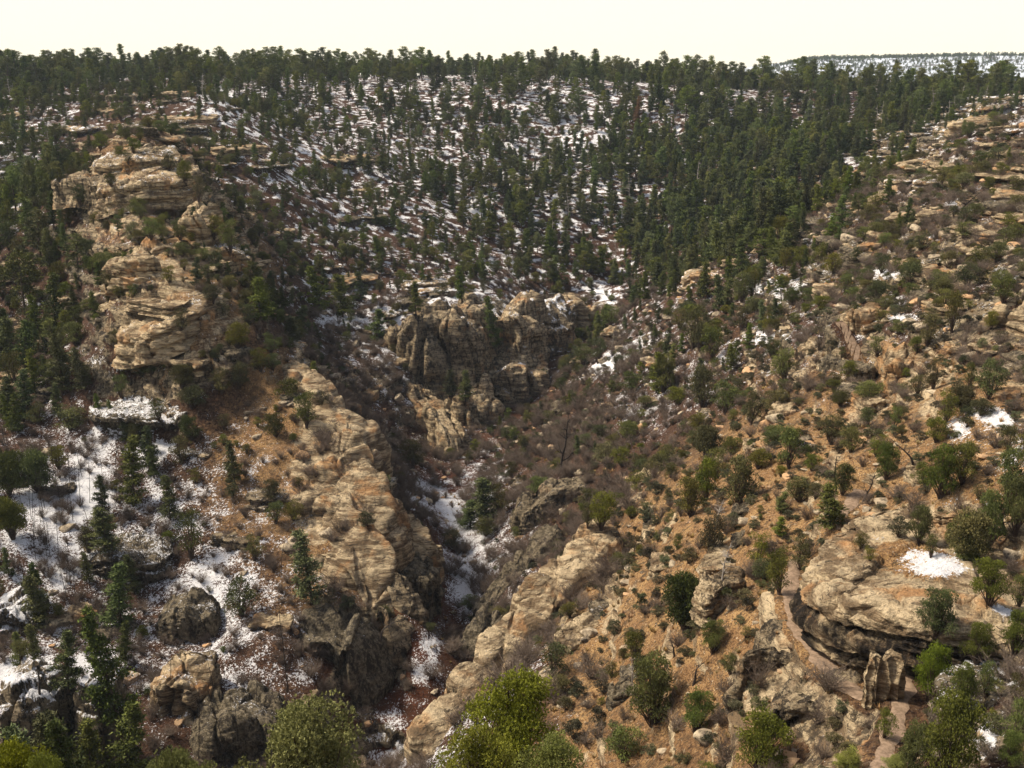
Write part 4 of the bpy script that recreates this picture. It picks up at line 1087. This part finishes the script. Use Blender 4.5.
# ------------------------------------------------------------------ the rest, sown by the survey
D_CON = gmap('''
99999999999999999999999999999999
89743556777777777888999999999932
99421345666677777888899999986211
99421135566677788888999999742111
98421135566677888888999996421111
87521235555667788889999984321111
88643345555655667777777643321111
99644355554333345555555433221111
99644344333111223444444332221111
88655343221111122334433322222222
77555333111111112222222222222222
55444222111111111111112222222222
44333222000000111111111111111111
43333222000000111111000011111111
43333222000000111100000011111111
33333221000000110000000011111111
33333221000000000000000011111111
33333221000000000000000011111122
33333221000000000000000011111122
33333221000000000000000011111122
33333221000000000000000011111122
33333221000000000000000011111122''')
D_SHR = gmap('''
22222222222222222222222222222233
33344333333333333333333333333444
33345444433333333333333333445555
33355554433333333333333344555555
33355655444333333333333445555555
44455666444444333334444555666666
44455666544444443444455566677777
45555666544444444444455667777777
45556666544333333444556777777777
55556777653333334455666777777777
44455677743333344555666777777766
33344566633333344555566777777776
33344556532222334445567777777767
33344555532222233345677777777677
33344455532222223456777777776555
33344445432222234567777777775455
33333444432222234667777777765566
33333334432222234667777777766677
33333333332222233567777777777777
33333333332222233567777777777777
33333333332222233567777777777777
33333333332222233567777777777777''')
D_BAR = gmap('''
11111111111111111111113333333344
21111222222222222222224444445555
32233333333333333333335445566777
33333333333333333333335556677888
33333333333333333333335567788888
33333333333333444444435667788888
33333333334455555554446677777777
43333333445555555555557777777777
44333333456655555566657666666666
55444433467755555677767544555555
66544433488866666788866444444444
77655433477766668988854444444444
88766544466667778998744444444444
99777544455556678999743444444444
99877655444456778888633444444444
99887765445566788876533444444444
88887766555566788765433444444444
77888777665566787654434444444455
77788877665566776544434444444455
66788887765567765544434444444455
66778888765667754444434444444444
66677888766667754444434444444444''')
NGR = NR * len(tc)
def sow_setup():
    x, y, z = XF[:NGR].reshape(NR, -1), YF[:NGR].reshape(NR, -1), HF[:NGR].reshape(NR, -1)
    dx = np.gradient(x, axis=1) * np.gradient(y, axis=0) - np.gradient(y, axis=1) * np.gradient(x, axis=0)
    return np.abs(dx).ravel(), U[:NGR], V[:NGR]
AR, UG, VG = sow_setup()
NZ = N[..., 2].ravel(); TDf = TD.ravel()
okm = (YF[:NGR] > 55) & (np.abs(XF[:NGR] / YF[:NGR]) < .78)
class Hash2:
    def __init__(s, c): s.c = c; s.d = {}
    def near(s, x, y, r):
        k = int(r // s.c) + 1; i, j = int(x // s.c), int(y // s.c)
        for a in range(i - k, i + k + 1):
            for b in range(j - k, j + k + 1):
                for (px, py, pr) in s.d.get((a, b), ()):
                    if (px - x) ** 2 + (py - y) ** 2 < (r + pr) ** 2: return True
        return False
    def add(s, x, y, r): s.d.setdefault((int(x // s.c), int(y // s.c)), []).append((x, y, r))
H2 = Hash2(6.0)
for q in PL: H2.add(q['p'].x, q['p'].y, q['h'] * NATW[q['kind']] * q['w'] * .38)
RS = np.random.default_rng(5)
def sow(g, dens, chooser, mask=None, over=.8):
    wgt = AR * gsamp(g, UG, VG) ** 1.3 * dens * okm * (NZ > .35) * (TDf > .8)
    if mask is not None: wgt = wgt * mask
    tot = float(wgt.sum()); n = int(tot)
    c = np.cumsum(wgt); ids = np.searchsorted(c, RS.uniform(0, c[-1], n))
    k = 0
    for i in ids:
        x, y, z = float(XF[i]), float(YF[i]), float(HF[i])
        kind, h, w = chooser(x, y, z, UG[i], VG[i])
        r = h * NATW[kind] * w * .5
        if H2.near(x, y, r * over * .75): continue
        H2.add(x, y, r * over); plant(kind, (x, y, z), h, w); k += 1
    return k
YG = YF[:NGR]
def ch_con(x, y, z, u, v):
    t = float(gsamp(D_CON, np.array([u]), np.array([v]))[0]) if y < 700 else .8
    h = (4.0 + 8.2 * t ** 1.6) * random.choice([.5, .7, .85, 1, 1.1, 1.3])
    if u < 450 and y > 300: h *= .85
    k = random.choices(['fir', 'spire', 'pine'], [5, 3, 1.5] if (u > 560 and y < 620) else [3, 1, 4])[0]
    if u < 600 and y < 640 and random.random() < .5: return 'juniper', random.uniform(2.8, 5.2), random.uniform(.7, 1.05)
    if y > 620: k = random.choices(['fir', 'spire', 'pine'], [2, 1, 5])[0]; h = random.choice([6, 8, 9, 10, 11, 12, 14, 18]) * random.uniform(.85, 1.15)
    return k, h, random.uniform(.85, 1.25) * (1.15 if k != 'pine' else 1)
n1 = sow(D_CON, .026, ch_con, (YG > 215) * (YG < 1000) * np.where(YG > 640, .4, 1) * np.where((UG < 600) & (YG < 640), 2.0, 1.35) * np.clip(.35 + 1.3 * (noise(XF[:NGR] / 30, YG / 30, 0, 301) * .5 + .5), 0, 1.5), .45)
n2 = sow(D_CON, .016, lambda x, y, z, u, v: ('fir', random.uniform(4, 9), 1.0), (YG <= 270) * (UG < 320), .8)
n3 = sow(D_SHR, .030, lambda x, y, z, u, v: ('juniper', random.choice([1.2, 1.5, 2.0, 2.6, 3.4]) * (1.15 if y > 150 else .8) * random.uniform(.8, 1.2), random.uniform(.8, 1.2)), (YG < 560) * np.where(UG > 520, .95, .9) * (1 + 2.2 * bumps(UG, VG, [(150, 260, 90, 120, 0, 1.3), (330, 480, 50, 110, 20, .8), (900, 230, 150, 120, 0, .5), (480, 350, 60, 50, 0, .8)])), .5)
n4 = sow(D_SHR, .17, lambda x, y, z, u, v: ('shrub', random.uniform(.35, .95) * (1 + y / 300), random.uniform(.8, 1.2)), (YG < 330) * (UG > 480), .6)
n5 = sow(D_BAR, .16, lambda x, y, z, u, v: ('bare', random.uniform(1.2, 2.6) * (1.5 if (300 < u < 640 and 300 < v < 700) else 1), random.uniform(.9, 1.5)), (YG < 430) * (1 - .9 * np.clip(bumps(UG, VG, [(470, 360, 80, 75, 0, 1), (440, 540, 45, 60, -30, .8), (420, 680, 40, 60, -20, .9), (390, 590, 50, 40, 0, .7), (540,620,60,60,0,.5)]), 0, 1)), .2)
TUFTS = len(PL)
H2 = Hash2(2.0)
n8 = sow(G_TAN, .30, lambda x, y, z, u, v: ('tuft', random.uniform(.22, .5) * (1 + y / 300), random.uniform(.8, 1.4)), (YG < 260) * (UG > 420) * (NZ > .45), .4)
print('sown', n1, n2, n3, n4, n5, n8, 'hand', len(PL))

# ------------------------------------------------------------------ boulders and talus
def make_boulder(seed, flat):
    r = np.random.default_rng(seed)
    import bmesh
    bm = bmesh.new(); bmesh.ops.create_cube(bm, size=1.0)
    bmesh.ops.bevel(bm, geom=list(bm.edges), offset=.12, segments=1, affect='EDGES')
    bmesh.ops.subdivide_edges(bm, edges=list(bm.edges), cuts=2, use_grid_fill=True)
    bmesh.ops.triangulate(bm, faces=list(bm.faces))
    co = np.array([v.co[:] for v in bm.verts]); ff = np.array([[v.index for v in f.verts] for f in bm.faces]); bm.free()
    # random cutting planes knock off corners
    for _ in range(11):
        n = r.normal(size=3); n /= np.linalg.norm(n); d = r.uniform(.32, .5)
        s = co @ n; m = s > d; co[m] -= np.outer(s[m] - d, n)
    co *= np.array([1.0, r.uniform(.6, .95), flat])
    c = co + seed
    co += co / (np.linalg.norm(co, axis=1, keepdims=True) + .01) * (fbm(c[:, 0] * 3, c[:, 1] * 3, c[:, 2] * 5, 3, seed) * .025)[:, None]
    m = np.stack([np.full(len(co), .05), np.ones(len(co)), np.full(len(co), .8), np.zeros(len(co))], 1)
    return raw_mesh('boulder', co, ff.ravel(), [3] * len(ff), [M_STONE], attrs={'mask': ('FLOAT_COLOR', m)})
s = NT('boulder_stone')
g_ = s.n('ShaderNodeNewGeometry').outputs['Position']; oi = s.n('ShaderNodeObjectInfo').outputs['Random']
c_ = s.mix(s.ramp(s.noise(1.3, 5, g_, .7), .35, .65), (.20, .16, .115), (.50, .41, .29))
c_ = s.mix(s.ramp(oi, .55, .9), c_, (.50, .31, .17))
c_ = s.mix(s.ramp(s.noise(1.1, 5, g_, .75), .53, .62), c_, (.075, .062, .05))
s.l(c_, s.b.inputs['Base Color']); s.bump(s.noise(4, 5, g_, .7), .8, .15)
M_STONE = s.m
PROT['boulder'] = [dict(parts=None, one=make_boulder(500 + i, (.45, .6, .8, .35, .7, .22)[i])) for i in range(6)]
KIND['boulder'] = ('boulder', 'boulder'); NATW['boulder'] = 1.3
PROT['log'] = [dict(parts=None, one=None)]
n6 = sow(G_ROCK, .085, lambda x, y, z, u, v: ('boulder', random.choice([.3, .35, .4, .5, .6, .8, 1.2]) * (1 + y / 400), random.uniform(.8, 1.4)), (YG < 340) * np.where(UG > 500, 1., .45), .3)
def make_ledge(seed):
    r = np.random.default_rng(seed); n = 5; L = 4.0
    fr = [np.array([-L + 2 * L * i / (n - 1), -r.uniform(.2, 1.4), r.uniform(-.15, .15)]) for i in range(n)]
    bk = [p * np.array([.9, 0, 1]) + np.array([0, r.uniform(2.2, 3.4), .5]) for p in fr]
    me, cen = rock_body('rock_ledge', fr + bk[::-1], 2.6, ('ledge', 'cliff', 'cave')[seed % 3], M_=110, K=30, C=7, seed=seed, snow=(0, .35, .6, .2)[seed % 4], tan=(.75, .45, .6, .35)[seed % 4], varn_shade=.5 * (seed % 2), dome=.02)
    n = len(me.vertices); co = np.empty(n * 3, np.float32); me.vertices.foreach_get('co', co); co = (co.reshape(-1, 3) + cen) / 2.6; me.vertices.foreach_set('co', co.ravel()); me.update()
    return me
PROT['ledge'] = [dict(parts=None, one=make_ledge(600 + i)) for i in range(10)]
KIND['ledge'] = ('rock_ledge', 'rock ledge'); NATW['ledge'] = 1.6
def ledge_turn(q):
    gx, gy = gradz(q['p'].x, q['p'].y)
    q['rz'] = math.atan2(gy, gx) - math.pi / 2 + random.uniform(-.18, .18); q['p'].z += q['h'] * .45
_gi = {}
def gradz(x, y):
    i = int(np.argmin(np.abs(tc - x / y))); k = int(np.argmin(np.abs(LB[:, i] - math.log(y)))); n_ = N[max(0, k - 14):k + 15, max(0, i - 10):i + 11].reshape(-1, 3).mean(0)
    return -n_[0], -n_[1]
n7 = sow(G_ROCK, .016, lambda x, y, z, u, v: ('ledge', random.choice([.9, 1.2, 1.6, 2.1]) * (1 + max(0, y - 150) / 350), random.uniform(1.0, 2.6) if v < 330 else random.uniform(.9, 1.5)), (YG < 600) * (YG > 100) * np.where((UG > 640) | (UG < 270), 1., .5) * np.where(YG > 300, .8, 1) * (1 + 1.3 * bumps(UG, VG, [(900, 230, 160, 110, 0, 1)])) * (1 - np.clip(bumps(UG, VG, [(350, 500, 70, 130, 20, 1), (440, 560, 60, 140, -15, 1)]), 0, 1)), .4)
for q in PL:
    if q['kind'] == 'ledge':
        ledge_turn(q); u_, v_, d_ = proj(*q['p'])
        if float(gsamp(G_SNOW, np.array([u_]), np.array([v_]))[0]) < .42 and q['var'] % 4 in (1, 2): q['var'] = random.choice([0, 4, 8, 3, 7])
print('boulders', n6, 'ledges', n7)

# ------------------------------------------------------------------ planting: the ones that show largest as things of their own, the rest as one mass per kind
for q in PL:
    q['u'], q['v'], q['d'] = proj(*q['p']); q['px'] = q['h'] * F / q['d']
    c = q['p'] + Vector((0, 0, q['h'] * .6))
    uu, vv, dd = proj(*c)
    q['uc'], q['vc'] = uu, vv
    inside = -4 < uu < 1028 and vv < 772 and proj(*(q['p'] + Vector((0, 0, q['h']))))[1] < 766
    q['vis'] = q.get('tall', False) or (inside and visible(c))
CAP = {'fir_tree': 300, 'pine_tree': 300, 'juniper_tree': 300, 'shrub': 300, 'bare_shrub': 290, 'boulder': 295, 'rock_ledge': 290}
byname = {}
for q in PL: byname.setdefault(KIND[q['kind']][0], []).append(q)
single, mass = [], {}
for nm, L in byname.items():
    vis = sorted([q for q in L if q['vis']], key=lambda q: (-q['hand'], -q['px'] * q['px']))
    cap = CAP.get(nm, 300) if nm != 'dry_grass' else 0
    single += vis[:cap]; mass[nm] = vis[cap:] + [q for q in L if not q['vis']]
    # a handful hidden ones do not need to exist unless a side view could show them
print({k: len(v) for k, v in mass.items()}, len(single))

AREAS = [   # (test, name of place)
 (lambda u, v, y: y > 560 and v < 100, 'on the far rim under the skyline'),
 (lambda u, v, y: u > 620 and y > 345, 'in the dense dark forest right of centre on the far slope'),
 (lambda u, v, y: u < 95 and y > 330, 'in the side canyon at the far left'),
 (lambda u, v, y: y > 330 and u < 420, 'among snow patches on the far slope, left of centre'),
 (lambda u, v, y: y > 330, 'among snow patches on the far slope, at the centre'),
 (lambda u, v, y: u < 260 and v < 250, 'on the upper promontory at the left'),
 (lambda u, v, y: u < 260 and v < 400, 'around the pale bluffs of the left promontory'),
 (lambda u, v, y: u < 170 and v < 570, 'on the snowy slope at the left edge'),
 (lambda u, v, y: u < 170, 'among hoodoos in the bottom left corner'),
 (lambda u, v, y: u < 400 and v < 400, 'on the brown slope behind the slickrock spur'),
 (lambda u, v, y: u < 400 and v < 560, 'on the tan shoulder beside the slickrock spur'),
 (lambda u, v, y: u < 400, 'on the broken wall left of the creek bed'),
 (lambda u, v, y: u < 530 and v < 420, 'at the gorge headwall'),
 (lambda u, v, y: u < 500, 'along the snowy creek bed'),
 (lambda u, v, y: u < 700 and v < 380, 'on the dark snow flecked bank right of the headwall'),
 (lambda u, v, y: u < 640 and v < 520, 'on the dark brushy bank above the creek'),
 (lambda u, v, y: u < 620, 'beside the pale slickrock ribs right of the creek'),
 (lambda u, v, y: v < 260, 'on the crest of the right hillside'),
 (lambda u, v, y: v < 350 and u < 860, 'around the orange cliff band on the right hillside'),
 (lambda u, v, y: v < 350, 'between ledges high on the right hillside'),
 (lambda u, v, y: v < 470 and u < 830, 'on the tan slope left of the upper trail'),
 (lambda u, v, y: v < 480, 'on the stony slope right of the upper trail'),
 (lambda u, v, y: v < 600 and u < 790, 'on the open tan slope in mid picture'),
 (lambda u, v, y: v < 640, 'around the top of the overhanging rock'),
 (lambda u, v, y: u < 760, 'on the tan slope at the bottom centre'),
 (lambda u, v, y: True, 'around the lower trail in the bottom right corner')]
LOOK = {'fir': 'conical dark green fir', 'spire': 'narrow dark green fir', 'pine': 'loose crowned green pine', 'juniper': 'bushy olive juniper', 'round': 'dense rounded dark juniper', 'shrub': 'low grey green shrub',
        'bare': 'leafless grey brown shrub', 'char': 'blackened crooked snag', 'snag': 'bare grey dead tree', 'thin': 'thin bare dark trunk', 'redtree': 'rust red dead fir standing', 'boulder': 'grey tan boulder', 'ledge': 'broken layered ledge', 'bright': 'bright yellow green pinyon', 'pinyon': 'olive green bushy pinyon'}
PLUR = {'fir': 'firs', 'spire': 'narrow firs', 'pine': 'pines', 'juniper': 'junipers', 'round': 'rounded junipers', 'shrub': 'low shrubs', 'bare': 'leafless shrubs', 'char': 'blackened snags', 'snag': 'grey dead trees', 'thin': 'bare trunks', 'redtree': 'dead firs', 'boulder': 'boulders', 'ledge': 'broken ledges', 'bright': 'bright pinyons', 'pinyon': 'olive pinyons'}
cells = {}
for q in single:
    for i, (t, nm) in enumerate(AREAS):
        if t(q['uc'], q['vc'], q['p'].y): break
    q['area'] = nm; cells.setdefault((q['kind'], nm), []).append(q)
for (kind, nm), L in cells.items():
    look, pl = LOOK[kind], PLUR[kind]
    art = look.split()
    for q in L: q['group'] = pl + ' ' + nm
    todo = [q for q in L if not q.get('label')]
    if len(L) == 1:
        for q in todo: q['label'] = 'the only ' + look + ' ' + nm
        continue
    def give(key, word):
        global todo
        c = [q for q in L]
        b = max(c, key=key)
        if not b.get('label') and b in todo: b['label'] = word + ' ' + look + ' ' + nm; todo.remove(b)
    give(lambda q: q['px'] * q['w'], 'largest looking'); give(lambda q: q['uc'], 'rightmost'); give(lambda q: -q['uc'], 'leftmost')
    give(lambda q: -q['vc'], 'topmost'); give(lambda q: q['vc'], 'lowest standing'); give(lambda q: -q['px'] * q['w'], 'smallest')
    for q in todo: q['label'] = 'middling ' + look + ' ' + nm
for q in single:
    if len(q['label'].split()) > 16: q['label'] = ' '.join(q['label'].split()[:16])
pcount = {}
for q in single:
    nm, cat = KIND[q['kind']]; pr = PROT[q['kind']][q['var']]
    sc = (q['h'] * q['w'], q['h'] * q['w'], q['h'])
    if pr['parts'] and q['px'] > 13:
        root = bpy.data.objects.new(nm, None); COL.objects.link(root); root.empty_display_size = .1
        for pn, me in pr['parts']:
            link(pn, me, root)
    else:
        root = link(nm, pr['one'])
    lean = .0 if q['kind'] in ('ledge', 'bright') else .05
    root.location = q['p']; root.scale = sc; root.rotation_euler = (random.gauss(0, lean), random.gauss(0, lean), q['rz'])
    if q['kind'] == 'boulder':
        root.scale = (q['h'] * 1.5 * q['w'],) * 2 + (q['h'] * 1.5,)
        root.rotation_euler = (random.uniform(-.3, .3), random.uniform(-.3, .3), q['rz'])
    tag(root, q['label'], cat, q['group'])

def gn_mass(name, items, protos, label, cat=None, boulder=False):
    if not items: return
    keys = []; 
    for q in items:
        k = (q['kind'], q['var'])
        if k not in keys: keys.append(k)
    keys.sort()
    col = bpy.data.collections.new(name + '_kinds')
    for i, k in enumerate(keys):
        o = bpy.data.objects.new('%03d_kind' % i, PROT[k[0]][k[1]]['one']); col.objects.link(o)
    n = len(items)
    me = bpy.data.meshes.new(name); me.vertices.add(n)
    me.vertices.foreach_set('co', np.array([q['p'][:] for q in items], np.float32).ravel())
    sc = np.array([((q['h'] * q['w'],) * 2 + (q['h'],)) for q in items], np.float32) * (1.5 if boulder else 1)
    a = me.attributes.new('sc', 'FLOAT_VECTOR', 'POINT'); a.data.foreach_set('vector', sc.ravel())
    a = me.attributes.new('rz', 'FLOAT_VECTOR', 'POINT'); a.data.foreach_set('vector', np.array([(random.uniform(-.3, .3) if boulder else 0, random.uniform(-.3, .3) if boulder else 0, q['rz']) for q in items], np.float32).ravel())
    a = me.attributes.new('pi', 'INT', 'POINT'); a.data.foreach_set('value', np.array([keys.index((q['kind'], q['var'])) for q in items], np.int32))
    o = link(name, me)
    ng = bpy.data.node_groups.new(name, 'GeometryNodeTree')
    ng.interface.new_socket('Geometry', in_out='INPUT', socket_type='NodeSocketGeometry'); ng.interface.new_socket('Geometry', in_out='OUTPUT', socket_type='NodeSocketGeometry')
    gi = ng.nodes.new('NodeGroupInput'); go = ng.nodes.new('NodeGroupOutput'); ip = ng.nodes.new('GeometryNodeInstanceOnPoints')
    ci = ng.nodes.new('GeometryNodeCollectionInfo'); ci.inputs['Collection'].default_value = col; ci.inputs['Separate Children'].default_value = True; ci.inputs['Reset Children'].default_value = True
    def na(nm, dt):
        x = ng.nodes.new('GeometryNodeInputNamedAttribute'); x.data_type = dt; x.inputs['Name'].default_value = nm; return x.outputs['Attribute']
    L = ng.links.new
    L(gi.outputs[0], ip.inputs['Points']); L(ci.outputs[0], ip.inputs['Instance']); ip.inputs['Pick Instance'].default_value = True
    L(na('pi', 'INT'), ip.inputs['Instance Index']); L(na('sc', 'FLOAT_VECTOR'), ip.inputs['Scale'])
    e2r = ng.nodes.new('FunctionNodeEulerToRotation'); L(na('rz', 'FLOAT_VECTOR'), e2r.inputs[0]); L(e2r.outputs[0], ip.inputs['Rotation'])
    L(ip.outputs[0], go.inputs[0])
    md = o.modifiers.new('scatter', 'NODES'); md.node_group = ng
    return tag(o, label, None, None, 'stuff')
for q in mass.get('fir_tree', []) + mass.get('pine_tree', []):
    if random.random() < .04 and q['p'].y > 300: q['kind'] = 'snag'; q['var'] %= 3
gn_mass('forest', mass.get('fir_tree', []) + mass.get('pine_tree', []), None, 'evergreen forest of small dark conifers covering the far slopes and rim')
gn_mass('juniper_scrub', mass.get('juniper_tree', []), None, 'scattered smaller olive junipers across the slopes')
gn_mass('undergrowth', mass.get('shrub', []), None, 'low grey green scrub dotted over the tan slopes')
gn_mass('bare_brush', mass.get('bare_shrub', []), None, 'leafless brown brush filling the gorge and snowy slopes')
gn_mass('ledges', mass.get('rock_ledge', []), None, 'small broken ledges stepping across the slopes')
gn_mass('dry_grass', mass.get('dry_grass', []), None, 'dry tan grass tufts over the sunny slopes')
gn_mass('rubble', mass.get('boulder', []), None, 'broken stones strewn over the slopes', boulder=True)

# ------------------------------------------------------------------ wooded mesa far behind the rim, and the ground up to it
mx = np.linspace(200, 3300, 240); my = np.linspace(2500, 4600, 90)
MX, MY = np.meshgrid(mx, my)
top = 52 - 20 * sst(2000, 3000, MX) + 9 * noise(MX / 420, MX * 0, 0, 91)
edge = sst(520, 800, MX - (MY - 2700) * .12)
MZ = top * edge * sst(2600, 3050, MY) - 2 + 3 * fbm(MX / 120, MY / 120, 0, 3, 93)
sf = NT('distant_slope'); gp = sf.n('ShaderNodeNewGeometry').outputs['Position']
sf.l(sf.mix(sf.ramp(sf.noise(.03, 4, gp), .35, .55), (.10, .09, .08), (.62, .68, .78)), sf.b.inputs['Base Color'])  # snow tinted blue, distance haze painted into the mesa's own colour
hills = grid_mesh('hills', MX, MY, MZ, {}, sf.m); hills['kind'] = 'structure'
hills['label'] = 'low snowy wooded mesa on the horizon'
rr = np.random.default_rng(3); pts = []
for _ in range(11000):
    x, y = rr.uniform(500, 3200), rr.uniform(2550, 3300)
    i, j = int((y - 2500) / 2100 * 89), int((x - 200) / 3100 * 239)
    if MZ[i, j] > 6: pts.append(dict(kind=rr.choice(['fir', 'pine']), var=int(rr.integers(3)), p=Vector((x, y, float(MZ[i, j]) - .5)), h=float(rr.uniform(5, 12)), w=1.3, rz=float(rr.uniform(0, 6))))
gn_mass('distant_woods', pts, None, 'scattered conifers on the snowy mesa at the horizon')

# ------------------------------------------------------------------ the air
hz = bpy.data.materials.new('haze'); hz.use_nodes = True; hn = hz.node_tree; hn.nodes.clear()
ho = hn.nodes.new('ShaderNodeOutputMaterial'); pv = hn.nodes.new('ShaderNodeVolumePrincipled')
pv.inputs['Density'].default_value = .00006; pv.inputs['Color'].default_value = (.66, .80, 1.0, 1); pv.inputs['Anisotropy'].default_value = .0
hn.links.new(pv.outputs[0], ho.inputs['Volume'])
x0, x1, y0, y1, z0, z1 = -7000, 7000, -60, 5200, -200, 110
hc = [(x, y, z) for z in (z0, z1) for y in (y0, y1) for x in (x0, x1)]
hf = [(0, 2, 3, 1), (4, 5, 7, 6), (0, 1, 5, 4), (2, 6, 7, 3), (0, 4, 6, 2), (1, 3, 7, 5)]
me = bpy.data.meshes.new('haze'); me.from_pydata(hc, [], hf); me.materials.append(hz)
tag(link('haze', me), 'thin pale haze over the far rim and mesa', None, None, 'stuff')
